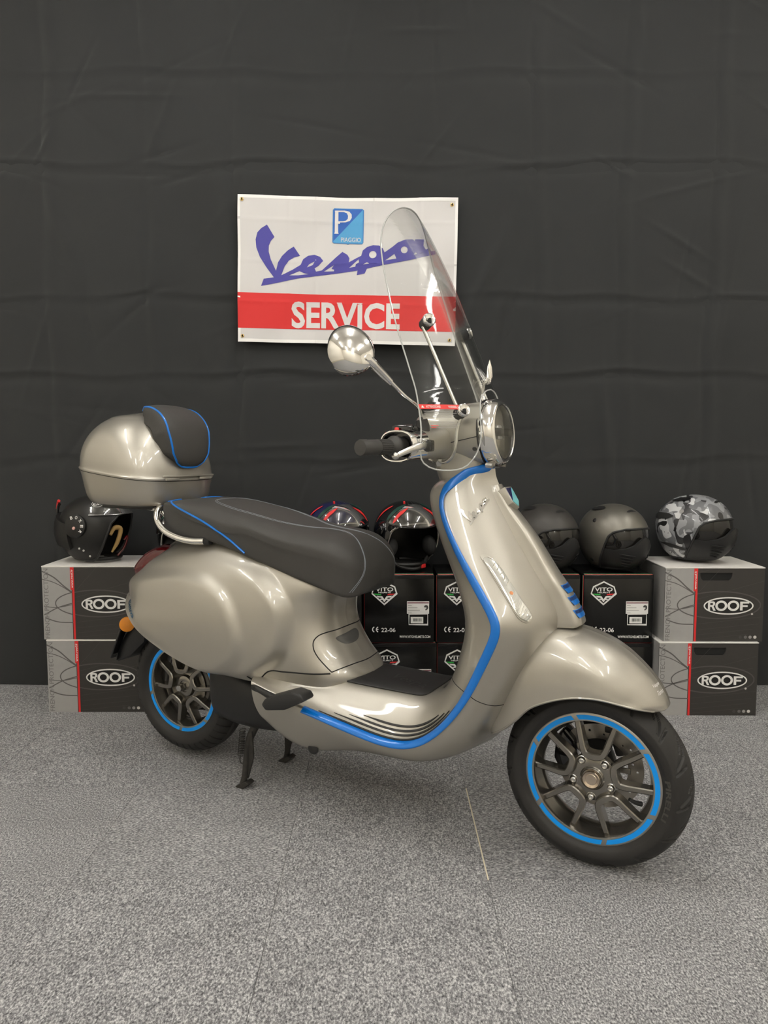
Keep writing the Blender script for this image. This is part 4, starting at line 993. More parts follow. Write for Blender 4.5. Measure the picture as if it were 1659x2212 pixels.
    loop = np.vstack([G[2:, ca][::-1], G[1, ca + 4:cb - 3], G[2:, cb]])
    # piping along both cushion edges and round the bottom
    mk('pad_piping', tube(crs(loop[::2], 120), .0034, 8), M['blue'], tc)
rails_and_case()
# ================================================================== STEERING HEAD, SCREEN, MIRROR
def steering():
    # headset: lofted shell from the dashboard to the headlamp
    def ell(x, zc, w_, h, e=2.4, n=56, dz=0):
        t = np.linspace(0, 2 * np.pi, n, endpoint=False); c, s = np.cos(t), np.sin(t)
        return np.stack([np.full(n, x) + .10 * h * s * 0, w_ * np.sign(c) * np.abs(c) ** (2 / e), zc + h * np.sign(s) * np.abs(s) ** (2 / e)], -1)
    rows = [ell(.868, 1.085, .02, .012), ell(.872, 1.085, .060, .036), ell(.89, 1.083, .080, .052), ell(.93, 1.080, .092, .064), ell(.97, 1.078, .093, .072), ell(1.02, 1.077, .090, .078), ell(1.05, 1.076, .086, .081), ell(1.062, 1.076, .084, .082)]
    G = np.stack([ucrs(np.stack(rows)[:, j], 50) for j in range(56)], 1); V, F = grid(G, closev=True, flip=True); F.append(tuple(range(56)))
    hs = mk('headset', (V, F), M['silver'], SCOOT, angle=50); HV = bvh((V, F))
    # steering neck into the apron
    nk = [ell(0, 0, .01, .01)]
    neck = []
    for z, x, ax, ay in ((1.03, .985, .075, .075), (1.00, .985, .075, .072), (.97, .990, .070, .066), (.93, 1.0, .066, .060)):
        t = np.linspace(0, 2 * np.pi, 40, endpoint=False); neck.append(np.stack([x + ax * np.cos(t), ay * np.sin(t), np.full(40, z) + .10 * np.cos(t) * ax], -1))
    mk('steering_neck', grid(np.stack(neck), closev=True), M['silver'], hs)
    # part line between upper and lower half
    for s in (1, -1):
        P = [cast(HV, (x, s * .2, z), (0, -s, 0))[0] + A([0, s * .0006, 0]) for x, z in zip(np.linspace(.90, 1.058, 30), np.linspace(1.032, 1.066, 30))]
        mk('headset_gap', tube(P, .0012, 5), M['dark'], hs)
        q, n_ = cast(HV, (.952, s * .2, 1.062), (0, -s, 0))
        mk('screw_plug', xf(lathe([(0, .0022), (.0065, .0018), (.008, .0)], 18), Vector(n_).to_track_quat('Z', 'Y').to_matrix().to_4x4(), Vector(q)), M['blackmat'], hs)
        q, n_ = cast(HV, (1.05, s * .2, 1.035), (0, -s, 0))
        mk('screw_plug', xf(lathe([(0, .0022), (.0045, .0018), (.006, .0)], 16), Vector(n_).to_track_quat('Z', 'Y').to_matrix().to_4x4(), Vector(q)), M['blackmat'], hs)
    # handlebar arms, switch pods, grips, levers
    for s in (-1, 1):
        f = (lambda q: q) if s < 0 else mirror_y
        rows = []
        for y, x, z, a, b in ((-.06, .945, 1.055, .050, .048), (-.10, .938, 1.052, .050, .043), (-.14, .929, 1.048, .048, .038), (-.18, .920, 1.045, .046, .037), (-.215, .913, 1.043, .046, .037), (-.232, .910, 1.042, .044, .036)):
            t = np.linspace(0, 2 * np.pi, 40, endpoint=False); c_, s_ = np.cos(t), np.sin(t)
            rows.append(np.stack([x + a * np.sign(c_) * np.abs(c_) ** .75, np.full(40, y), z + b * np.sign(s_) * np.abs(s_) ** .75], -1))
        G = np.stack([ucrs(np.stack(rows)[:, j], 30) for j in range(40)], 1)
        ao = mk('handlebar_arm', f(grid(G[:17], closev=True)), M['silver'], hs, angle=50)
        mk('switch_pod', f(grid(G[16:], closev=True)), M['chrome'], hs, angle=50)
        # dark mouth inside the pod
        mo = G[-1] * .0 + G[-1]; c = G[-1].mean(0); inn = c + (G[-1] - c) * .90
        dk = np.stack([G[-1], inn, inn + A([.0, .025, 0]), c + (inn - c) * .05 + A([0, .025, 0])])
        mk('pod_mouth', f(grid(dk, closev=True)), M['blackgl'], hs)
        # grip with flange and ribs
        p0, p1 = A([.911, -.205, 1.0415]), A([.882, -.358, 1.038]); ax = p1 - p0; L_ = np.linalg.norm(ax)
        prof = [(0, 0), (.023, .0), (.024, .012), (.0235, .022), (.026, .026), (.0265, .034), (.0235, .040), (.0190, .046), (.0178, .052)]
        for i in range(18): prof += [(.0180, .055 + i * .0022), (.0172, .0561 + i * .0022)]
        prof += [(.0180, .096), (.0182, .135), (.0190, .136), (.0190, L_ - .003), (.0180, L_), (.012, L_ + .0006), (0, L_ + .0006)]
        g = lathe(prof, 30); mt = Vector(ax).to_track_quat('Z', 'Y').to_matrix().to_4x4()
        gm = mat('grip_rubber', (.05, .048, .045), .55)
        # axial ribs on the inner half
        go = mk('grip', f(xf(g, mt, Vector(p0))), gm, hs, angle=35)
        ribs = []
        for i in range(26):
            t = 2 * math.pi * i / 26; ribs.append(tube([(math.cos(t) * .0180, math.sin(t) * .0180, .054), (math.cos(t) * .0182, math.sin(t) * .0182, .094)], .0011, 5))
        mk('grip_ribs', f(xf(join(*ribs), mt, Vector(p0))), gm, go)
        # brake lever
        lv = crs([(.962, -.170, 1.043), (.968, -.205, 1.043), (.962, -.235, 1.038), (.940, -.258, 1.026), (.928, -.268, 1.019)], 24)
        T, N_, B_ = frames(lv); rows = []
        for i, p in enumerate(lv):
            wv = np.interp(i / 23, [0, .5, 1], [.010, .009, .006]); th_ = .0048; t = np.linspace(0, 2 * np.pi, 12, endpoint=False)
            rows.append([p + A([1, .3, 0]) * th_ * math.cos(q) + A([0, 0, 1]) * wv * math.sin(q) for q in t])
        V, F = grid(A(rows), closev=True); F.append(tuple(range(12)))
        lo = mk('brake_lever', f((V, F)), M['satin'], hs)
        mk('lever_ball', f(xf(lathe([(0.00001, -.0095)] + [(.0095 * math.cos(a), .0095 * math.sin(a)) for a in np.linspace(-1.5, 1.5, 11)] + [(0.00001, .0095)], 20), None, (.927, -.270, 1.0185))), M['satin'], lo)
        mk('lever_mount', f(box(.945, .975, -.185, -.150, 1.028, 1.058, .006)), M['blackgl'], hs)
        # clear guard loop below the lever, chrome
        mk('pod_rim', f(tube(crs(np.vstack([G[-1][::4]]), 50, True), .0028, 6, closed=True)), M['chrome'], hs)
        # kill switch block on top
        sw = mk('switch_block', f(xf(box(-.028, .028, -.03, .03, -.008, .008, .004), Matrix.Rotation(R(-8), 4, 'X'), (.915, -.185, 1.082))), M['blackgl'], hs)
        mk('red_switch', f(lathe([(0, .004), (.006, .003), (.0075, -.004)], 14)), M['red'], sw) if False else None
        mk('red_switch', f(xf(lathe([(0, .005), (.005, .004), (.0065, -.003)], 14), None, (.905, -.222, 1.083))), M['red'], sw)
        # mirror boot
        bt = mk('mirror_boot', f(tube(crs([(.940, -.150, 1.075), (.938, -.148, 1.09), (.936, -.150, 1.108)], 8), [.019, .0185, .015], 18)), M['blackmat'], hs)
    # dashboard
    mk('dashboard', xf(lathe([(0, .004), (.055, .004), (.06, .0)], 32), Matrix.Rotation(R(-68), 4, 'Y'), (.885, 0, 1.115)), M['blackgl'], hs)
    # headlamp: chrome ring, deep bowl, bridge and clear front glass
    c = Vector((1.062, 0, 1.076)); tilt = Matrix.Rotation(R(-4), 4, 'Y')
    def ax_x(prof, n=64): return mapv(lathe(prof, n, 'x'), lambda a, b, d: tuple(c + (tilt @ Vector((a, b, d)))))
    ring = mk('headlamp_ring', ax_x([(.083, -.004), (.086, .0), (.087, .012), (.0855, .026), (.080, .036), (.0735, .040), (.070, .0385), (.0685, .033)]), M['chrome'], hs, angle=60)
    mk('reflector_bowl', ax_x([(.0685, .033), (.066, .018), (.058, -.004), (.045, -.020), (.02, -.028), (.0001, -.030)]), M['bowl'], ring)
    mk('headlamp_bridge', xf(box(.012, .034, -.066, .066, -.011, .011, .004), tilt, c), M['satin'], ring)
    mk('headlamp_led', xf(box(.018, .030, -.022, .022, -.019, .019, .004), tilt, c), M['lens'], ring)
    mk('headlamp_glass', ax_x([(.0705, .035), (.064, .041), (.045, .047), (.02, .050), (.0001, .0505)]), M['clear'], ring)
    mk('headlamp_gap', ax_x([(.0875, -.005), (.0875, -.002), (.084, -.002)]), M['dark'], ring)
    # lower chrome collar with its bolts
    for s in (-1, 1): mk('collar_bolt', tube([(1.07, s * .048, .995), (1.088, s * .050, .993)], .007, 8), M['satin'], hs)
    # chrome crest on top of the lamp
    cr_ = mk('lamp_crest', tube(crs([(1.045, 0, 1.155), (1.040, 0, 1.175), (1.041, 0, 1.195), (1.044, 0, 1.205)], 10), [.0075, .005, .004, .004], 10), M['chrome'], hs)
    leaf = [(1.040, 1.200), (1.046, 1.222), (1.048, 1.248), (1.054, 1.266), (1.060, 1.245), (1.062, 1.222), (1.056, 1.203)]
    mk('crest_leaf', prism(leaf, lambda a, b, d: (a, d, b), .008, .0105, .0008), M['chrome'], cr_)
    t = fit2d(text2d('Vespa', 1, shear=.25, bold=.012, ext=.02), 0, .050, 0, .020)
    mk('crest_script', mapv(t, lambda a, b, d: (1.014 + a, -.004 + d * .06, 1.194 + b + a * .16)), M['chrome'], cr_)
    # horn plate strut under the headset (screen bracket)
    br = mk('screen_bracket', tube(crs([(1.030, -.112, 1.120), (1.020, -.118, 1.085), (1.018, -.122, 1.05), (1.010, -.122, 1.02), (.985, -.112, 1.002), (.955, -.095, 1.005)], 30), .0048, 10), M['satin'], SCOOT)
    mk('bracket_nut', tube([(.952, -.098, 1.006), (.966, -.106, 1.000)], .011, 6), M['satin'], br)
    mk('bracket_nut', tube([(.936, -.092, 1.010), (.950, -.098, 1.006)], .0095, 14), M['satin'], br)
    mk('bracket_far', mirror_y(tube(crs([(1.030, -.112, 1.120), (1.020, -.118, 1.085), (1.018, -.122, 1.05), (1.010, -.122, 1.02), (.985, -.112, 1.002), (.955, -.095, 1.005)], 30), .0048, 10)), M['satin'], br)
    return hs
HS = steering()

KX = A([(.985, 1.100), (1.06, 1.106), (1.165, 1.070), (1.225, 1.045), (1.353, .990), (1.46, .945), (1.615, .866), (1.70, .812)])
def screen_x(y, z):
    return np.interp(z, np.linspace(.985, 1.70, 60), SX) - 3.2 * y * y
SX = np.interp(np.linspace(.985, 1.70, 60), *crs(np.stack([KX[:, 0], KX[:, 1]], 1), 200).T)
def windscreen():
    # half outline (y>0 side) in the developed (y,z) plane, from the top centre down the side, round the lobe and up to the lamp arch
    H_ = [(0, 1.672), (.045, 1.666), (.088, 1.646), (.122, 1.614), (.150, 1.565), (.168, 1.50), (.181, 1.41), (.189, 1.30), (.193, 1.22), (.196, 1.17), (.205, 1.10), (.211, 1.04), (.205, 1.003), (.188, .987), (.160, .983), (.132, .990), (.112, 1.015), (.100, 1.055), (.088, 1.105), (.066, 1.155), (.036, 1.180), (0, 1.188)]
    h = crs(H_, 90); out = [tuple(p) for p in h] + [(-p[0], p[1]) for p in h[-2:0:-1]]
    flat = subdiv(shape2d([out]), .022)
    def P3(y, z, off=0):
        x = screen_x(y, z); return (x + off * .92, y + off * .0 + off * 6.4 * y * .35, z + off * .35)
    Vf = [P3(a, b, .0016) for a, b, c in flat[0]]; Vb = [P3(a, b, -.0016) for a, b, c in flat[0]]
    ws = mk('windscreen', (Vf, flat[1]), M['screen'], SCOOT, angle=0)
    mk('screen_back_face', (Vb, [tuple(reversed(f)) for f in flat[1]]), M['screen'], ws, angle=0)
    loop = A([P3(a, b) for a, b in out])
    mk('screen_edge', tube(loop, .0019, 6, closed=True), M['edge'], ws)
    # four rubber-and-chrome knobs with struts behind the screen
    for s in (-1, 1):
        for y, z in ((.124, 1.353), (.124, 1.128)):
            p = A(P3(s * y, z)); n_ = A([1, s * 6.4 * y, .42]); n_ /= np.linalg.norm(n_)
            mt = Vector(n_).to_track_quat('Z', 'Y').to_matrix().to_4x4()
            k = mk('screen_knob', xf(lathe([(0, -.026), (.0135, -.026), (.0155, -.022), (.0155, -.001), (.012, 0)], 24), mt, Vector(p)), M['blackmat'], ws)
            mk('knob_cap', xf(lathe([(.0165, .001), (.0170, .006), (.0160, .011), (.0135, .013), (.0125, .012), (0, .0105)], 28), mt, Vector(p)), M['chrome'], ws, angle=60)
            mk('knob_slot', xf(box(-.003, .003, -.010, .002, .0100, .0130, .0005), mt, Vector(p)), M['dark'], ws)
        a = A(P3(s * .124, 1.340)) - A([.020, 0, .0]); b = A(P3(s * .118, 1.135)) - A([.018, 0, 0])
        mk('screen_strut', tube([a, (a + b) / 2, b], .0050, 12), M['satin'], ws)
    # warning label on the screen
    def lab(name, x0, x1, z0, z1, m, off=.0024):
        G = A([[P3(-yy, zz, off) for zz in np.linspace(z0, z1, 3)] for yy in np.linspace(x0, x1, 12)])
        return mk(name, grid(G), m, ws, angle=0)
    y0, y1 = .205, .146   # outer -> inner
    lab('warning_label', .2005, .128, 1.142, 1.131, M['decal_red'])
    def labt(s, ya, yb, za, zb, m, name='warning_text', bold=.01):
        t = fit2d(text2d(s, 1, bold=bold), 0, 1, 0, 1)
        V = [P3(-(ya + (yb - ya) * a), za + (zb - za) * b, .0030) for a, b, c in t[0]]
        mk(name, (V, t[1]), m, ws, angle=0)
    labt('ATTENZIONE!', .190, .166, 1.1335, 1.1395, M['white']); labt('WARNING !', .152, .134, 1.1335, 1.1395, M['white'])
    for yc in (.1955, .1305):
        V = [P3(-(yc + a), b, .0030) for a, b in ((.0025, 1.1335), (-.0025, 1.1335), (0, 1.1398))]; mk('warning_triangle', (V, [(0, 1, 2)]), M['white'], ws, angle=0)
    for i, (z, ya, yb, red) in enumerate(((1.126, .196, .150, 0), (1.1215, .196, .140, 0), (1.117, .195, .146, 0), (1.112, .195, .152, 0), (1.100, .193, .150, 0), (1.0955, .193, .140, 0), (1.091, .192, .180, 1), (1.091, .178, .146, 0), (1.0865, .192, .184, 1), (1.0865, .182, .150, 0))):
        lab('warning_text_line', ya, yb, z, z - .0014, M['decal_red'] if red else M['decal'])
windscreen()

def mirror():
    # right mirror: flattened chrome shell on a stem
    c = A([.838, -.335, 1.262]); n_ = A([.78, -.56, .10]); n_ /= np.linalg.norm(n_)      # shell bulges forwards
    up = A([0, 0, 1]) - n_ * n_[2]; up /= np.linalg.norm(up); rt = np.cross(up, n_)
    rows = []; nA = 48
    for k in range(16):
        t = k / 15.0; prof_r = math.cos(t * math.pi / 2) ** .75; d = .054 * math.sin(t * math.pi / 2)
        row = []
        for a in np.linspace(0, 2 * np.pi, nA, endpoint=False):
            r = .060 * prof_r * (1 + .05 * math.cos(2 * a))
            # drag the apex towards the stem joint (lower, inner side)
            apex = (rt * .022 + up * (-.026)) * t ** 1.4
            row.append(c + rt * r * .84 * math.cos(a) + up * r * 1.05 * math.sin(a) + n_ * d + apex)
        rows.append(row)
    V, F = grid(A(rows), closev=True); F.append(tuple(range(nA)))
    m = mk('mirror', (V, F), M['chrome'], SCOOT, angle=60)
    g = [c - n_ * .0005 + rt * .047 * math.cos(a) + up * .058 * math.sin(a) for a in np.linspace(0, 2 * np.pi, 40, endpoint=False)]
    mk('mirror_glass', (g, [tuple(range(40))[::-1]]), M['chrome'], m, smooth=False)
    j = c + n_ * .050 + rt * .024 - up * .026
    mk('mirror_pivot', tube([j - n_ * .012, j + n_ * .010], .0075, 16), M['satin'], m)
    e = A([.937, -.151, 1.108]); b = A([.940, -.168, 1.128])
    k1 = j + (b - j) * .10; k2 = j + (b - j) * .42
    mk('stem_collar', tube([j, k1, j + (b - j) * .12, k2], [.0095, .0115, .0105, .0078], 16), M['chrome'], m)
    mk('stem_thumb_guard', tube(crs([k1 + A([0, 0, -.012]), (k1 + k2) / 2 + A([0, 0, -.011]), k2 + A([0, 0, -.008])], 8), [.004, .0045, .0025], 8), M['chrome'], m)
    mk('mirror_stem', tube(crs([k2, j + (b - j) * .7, b - A([-.0, .012, -.011]), b, e], 24), .0052, 12), M['chrome'], m)
mirror()
# ================================================================== HELMET BOXES
def face_printer(o, w_, h, y_front):
    """returns printer(name, VF in 0..1 box-face coordinates (y down), material, lift)"""
    def pr(name, VF, m, lift=.0006, parent=None):
        return mk(name, ([(a * w_, y_front - lift, h * (1 - b)) for a, b, c in VF[0]], VF[1]), m, parent or o, smooth=False)
    return pr
def rectn(a, b, c, d): return [(a, c, 0), (b, c, 0), (b, d, 0), (a, d, 0)], [(0, 1, 2, 3)]
def fitn(VF, x0, x1, y0, y1): return fit2d(VF, x0, x1, y1, y0)     # y down
def asp(P, k): return P

def grey_box(handle):
    w_, h, d = .382, .289, .292
    front = M2['rb_dark']; side = M2['rb_white']
    root = empty('helmet_box')
    # card shell; the front wall carries a real hand hole on some boxes
    e = .004
    outl = [(0, 0), (w_, 0), (w_, h), (0, h)]
    hole = [(.35 * w_, h * .93), (.352 * w_, h * .885), (.365 * w_, h * .845), (.385 * w_, h * .825), (.64 * w_, h * .825), (.66 * w_, h * .845), (.673 * w_, h * .885), (.675 * w_, h * .93)]
    fr = shape2d([outl] + ([hole] if handle else []), e / 2)
    mk('front_wall', mapv(fr, lambda a, b, c: (a, e / 2 - c, b)), M2['rb_dark'], root, smooth=False)
    if handle:
        mk('hand_hole', box(.345 * w_, .68 * w_, e + .001, e + .02, h * .80, h * .95), M['dark'], root, smooth=False)
    for nm, b in (('left_wall', (0, e, e, d, 0, h - e)), ('right_wall', (w_ - e, w_, e, d, 0, h - e)), ('back_wall', (e, w_ - e, d - e, d, 0, h - e)), ('bottom', (e, w_ - e, e, d - e, 0, e))):
        mk(nm, box(*b), M2['rb_grey'] if nm == 'left_wall' else M2['rb_dark'], root, smooth=False)
    mk('lid', box(-.0012, w_ + .0012, -.0012, d, h - .003, h + .0015, .0008, 1), side, root, smooth=False)
    pr = face_printer(root, w_, h - .003, 0)
    gp = pr('grey_panel', rectn(0, .298, 0, 1), M2['rb_grey'], .0003)
    pr('red_band', ([(.288, 0, 0), (.327, 0, 0), (.327, 1, 0), (.306, 1, 0), (.306, .31, 0), (.288, .31, 0)], [(0, 1, 2, 3, 4, 5)]), M['red'], .0009)
    def vtext(s, x0, x1, y0, y1, m, bold=.0):
        t = fit2d(text2d(s, 1, bold=bold), 0, 1, 0, 1)    # rotated: reading upwards
        return [(x0 + (x1 - x0) * b, y1 + (y0 - y1) * a, 0) for a, b, c in [(v[0], 1 - v[1], 0) for v in t[0]]], t[1]
    def vtext2(s, x0, x1, y0, y1, bold=0.0):
        t = fit2d(text2d(s, 1, bold=bold), 0, 1, 0, 1)
        return [(x1 + (x0 - x1) * b, y1 + (y0 - y1) * a, 0) for a, b, c in t[0]], t[1]
    pr('printed_motto', vtext2('FRENCH PROTECTION', .015, .062, .02, .985, .004), M2['rb_txt'], .0007)
    pr('printed_address', vtext2('www.roof.fr', .293, .316, .03, .285, .012), M['white'], .0013)
    dk, lt = M2['rb_line'], M2['rb_ring']
    def cv(P, wd): return stroke(crs(P, 30) * A([1, h / w_]), wd)
    def nrm(VF): return [(a, b * w_ / h, c) for a, b, c in VF[0]], VF[1]
    for P, wd in (([(.0, .055), (.12, .14), (.22, .26), (.300, .345)], .013), ([(.0, .165), (.10, .20), (.20, .265), (.300, .352)], .008), ([(.01, .66), (.15, .56), (.305, .495)], .011), ([(.01, .545), (.15, .555), (.305, .515)], .008), ([(.02, .70), (.15, .755), (.305, .765)], .011)):
        pr('printed_curve', nrm(cv(P, wd)), dk, .0006)
    el = [(.56 + .43 * math.cos(t), .50 + .19 * math.sin(t)) for t in np.linspace(R(127), R(233), 24)]
    pr('printed_curve', nrm(cv(el, .011)), dk, .0006)
    el = [(.56 + .41 * math.cos(t), .50 + .185 * math.sin(t)) for t in np.linspace(R(-125), R(125), 40)]
    pr('printed_ring', nrm(cv(el, .012)), lt, .0006)
    for a, b in (((.33, .34), (.56, .0)), ((.33, .42), (1, .17)), ((.34, .48), (.95, .34)), ((.34, .76), (1, .66)), ((.34, .84), (.95, .76)), ((.34, .91), (.9, .83)), ((.34, .97), (.85, .90)), ((.33, .06), (.5, .0))):
        pr('printed_ray', nrm(stroke(A([a, b]) * A([1, h / w_]), .0016)), lt, .0005)
    # oval logo
    def ring(cx, cy, rx, ry, k): return shape2d([circ2d(cx, cy, rx, ry, 48), circ2d(cx, cy, rx - k, ry - k * w_ / h, 48)])
    pr('logo_field', shape2d([circ2d(.646, .51, .245, .115, 48)]), M2['rb_black'], .0009)
    pr('logo_oval', ring(.646, .51, .252, .121, .014), M['white'], .0012)
    k = h / w_
    for cx in (.572, .694): pr('logo_letter', shape2d([circ2d(cx, .508, .060, .072, 30), circ2d(cx, .508, .036, .043, 30)]), M['white'], .0014)
    def poly(P): return [(a, b, 0) for a, b in P], [tuple(range(len(P)))]
    pr('logo_letter', shape2d([[(.438, .448), (.490, .448), (.505, .457), (.511, .478), (.506, .502), (.494, .514), (.517, .575), (.493, .575), (.474, .522), (.460, .522), (.460, .575), (.438, .575)], [(.460, .471), (.484, .471), (.489, .484), (.484, .498), (.460, .498)]]), M['white'], .0014)
    pr('logo_letter', shape2d([[(.762, .452), (.853, .452), (.853, .478), (.788, .478), (.788, .500), (.838, .500), (.838, .525), (.788, .525), (.788, .572), (.762, .572)]]), M['white'], .0014)
    pr('logo_mark', shape2d([circ2d(.886, .622, .011, .0145, 14)]), M2['rb_pale'], .0010)
    for x, c in zip((.776, .829, .876, .925), ('rb_d1', 'rb_d2', 'rb_d3', 'rb_pale')):
        pr('printed_dot', shape2d([circ2d(x, .94, .0165, .0215, 18)]), M2[c], .0010)
    return root
M2 = {}
for n, c, r in (('rb_dark', (.040, .037, .034), .5), ('rb_grey', (.36, .355, .345), .5), ('rb_white', (.78, .76, .73), .6), ('rb_txt', (.185, .18, .175), .6), ('rb_line', (.115, .11, .105), .6), ('rb_ring', (.085, .08, .075), .5), ('rb_black', (.012, .011, .011), .5), ('rb_pale', (.62, .60, .57), .5), ('rb_d1', (.06, .058, .055), .5), ('rb_d2', (.15, .145, .14), .5), ('rb_d3', (.33, .32, .31), .5), ('vb', (.006, .0058, .0057), .2), ('vb_bar', (.05, .05, .05), .6), ('maroon', (.14, .008, .03), .5)):
    M2[n] = mat(n + '_card', c, r, noise=(40, .06))
pA = grey_box(False); pB = grey_box(True)
for src, copy, loc, rz, lab in ((pA, False, (-1.322, 2.848, 0.0), 0, 'grey and black helmet box at the far left, bottom of its pair'), (pA, True, (-1.332, 2.852, .2912), 0, 'grey and black helmet box at the far left carrying the open black helmet'),
                          (pB, False, (1.066, 2.813, 0.0), -.6, 'grey and black helmet box with hand hole at the far right, bottom of its pair'), (pB, True, (1.084, 2.822, .2912), -.3, 'grey and black helmet box with hand hole carrying the camouflage helmet')):
    b = copy_tree(src) if copy else src
    b.location = loc; b.rotation_euler = (0, 0, R(rz)); tag(b, lab, 'box', 'grey helmet boxes')

def black_box():
    w_, h, d = .274, .271, .268
    root = empty('helmet_carton')
    mk('carton', box(0, w_, 0, d, 0, h, .003, 2), M2['vb'], root)
    mk('lid_flap', box(.002, w_ - .002, -.0012, .001, h - .016, h - .003, .0008, 1), M2['vb'], root)
    for i, c in enumerate(('red', 'white', 'green')):
        mk('edge_stripe', box(.004, w_ - .004, .004 + i * .005, .0088 + i * .005, h - .0005, h + .0008), M[c], root, smooth=False)
        mk('edge_stripe', box(-.0006, .0006, .004 + i * .005, .0088 + i * .005, .004, h - .004), M[c], root, smooth=False)
    pr = face_printer(root, w_, h, 0)
    X = lambda a: (a - 585) / 612.0
    Yv = lambda b: (b - 678) / 585.0
    def q(P): return [(X(a), Yv(b)) for a, b in P]
    def st(P, wd, closed=False):
        V, F = stroke(A(P), wd, closed); return [(X(a), Yv(b), 0) for a, b, c in V], F
    pr('badge_outline', st([(760, 738), (850, 782), (868, 838), (760, 932), (652, 838), (670, 782)], 12, True), M['white'])
    pr('badge_name', fitn(text2d('VITO', 1, bold=.02), X(682), X(838), Yv(786), Yv(820)), M['white'])
    pr('badge_word', fitn(text2d('HELMETS', 1, bold=.02), X(707), X(815), Yv(824), Yv(835)), M['white'])
    pr('badge_green', shape2d([q([(664, 838), (728, 842), (736, 853), (682, 850)])]), M['green'])
    pr('badge_red', shape2d([q([(856, 838), (792, 842), (784, 853), (838, 850)])]), M['red'])
    pr('badge_wings', shape2d([q([(690, 857), (742, 862), (760, 888), (778, 862), (830, 857), (815, 872), (790, 874), (783, 882), (803, 884), (792, 894), (776, 893), (762, 912), (758, 912), (744, 893), (728, 894), (717, 884), (737, 882), (730, 874), (705, 872)])]), M['white'])
    lb = pr('address_label', rectn(X(958), X(1153), Yv(905), Yv(1012)), M['white'], .0006)
    pr('label_stripe', rectn(X(962), X(1150), Yv(914), Yv(922)), M2['maroon'], .0010)
    for yy, xa, xb in ((940, 966, 1000), (958, 966, 1050), (980, 966, 1072), (1002, 966, 1000)): pr('label_line', rectn(X(xa), X(xb), Yv(yy), Yv(yy + 4)), M2['rb_d3'], .0010)
    pr('label_picture', shape2d([q([(1108, 950), (1115, 940), (1130, 937), (1142, 945), (1145, 962), (1138, 975), (1124, 984), (1118, 976), (1130, 966), (1128, 956), (1112, 958)])]), M2['rb_d1'], .0010)
    pr('barcode_frame', st([(976, 1014), (1141, 1014), (1141, 1106), (976, 1106)], 8, True), M['white'])
    pr('barcode_label', rectn(X(992), X(1102), Yv(1040), Yv(1094)), M['white'], .0008)
    x = 1014
    rnd = random.Random(5)
    bars = []
    while x < 1088:
        bw = rnd.choice([2, 3, 5]); bars.append(rectn(X(x), X(x + bw), Yv(1052), Yv(1078))); x += bw + rnd.choice([2, 3, 4])
    pr('barcode', join(*bars), M2['vb_bar'], .0012)['kind'] = 'stuff'
    arcC = [(678 - 26 * math.cos(t) + 4, 1148 - 23 * math.sin(t)) for t in np.linspace(-1.15, 1.15, 16)]
    arcE = [(712 - 26 * math.cos(t) + 4, 1148 - 23 * math.sin(t)) for t in np.linspace(-1.15, 1.15, 16)]
    pr('conformity_mark', st(arcC, 9), M['white']); pr('conformity_mark', st(arcE, 9), M['white']); pr('conformity_mark', st([(692, 1148), (708, 1148)], 8), M['white'])
    pr('standard_number', fitn(text2d('22-06', 1, bold=.012), X(733), X(858), Yv(1134), Yv(1171)), M['white'])
    pr('web_address', fitn(text2d('WWW.VITOHELMETS.COM', 1, bold=.02), X(893), X(1165), Yv(1200), Yv(1222)), M['white'])
    return root
vb0 = black_box(); first = True
cols = [-.925, -.645, -.362, -.077, .207, .495, .783]
who = ['beside the left grey boxes', 'behind the rear wheel', 'behind the scooter seat base', 'seen through the gap above the footboard', 'beside the leg shield', 'behind the leg shield', 'beside the right grey boxes']
for row in (0, 1):
    for k, x in enumerate(cols):
        b = vb0 if first else copy_tree(vb0); first = False
        b.location = (x + (.010 if row == 0 else 0) * (1 if k == 3 else 0.4), 2.868 + (.004 if row == 0 else 0), row * .2735); b.rotation_euler = (0, 0, R((-.5, .4, -.3, .3, -.4, .2, -.5)[k] * (.5 if row else 1)))
        tag(b, 'black helmet carton %s, %s of its stack' % (who[k], 'upper' if row else 'lower'), 'box', 'black helmet cartons')
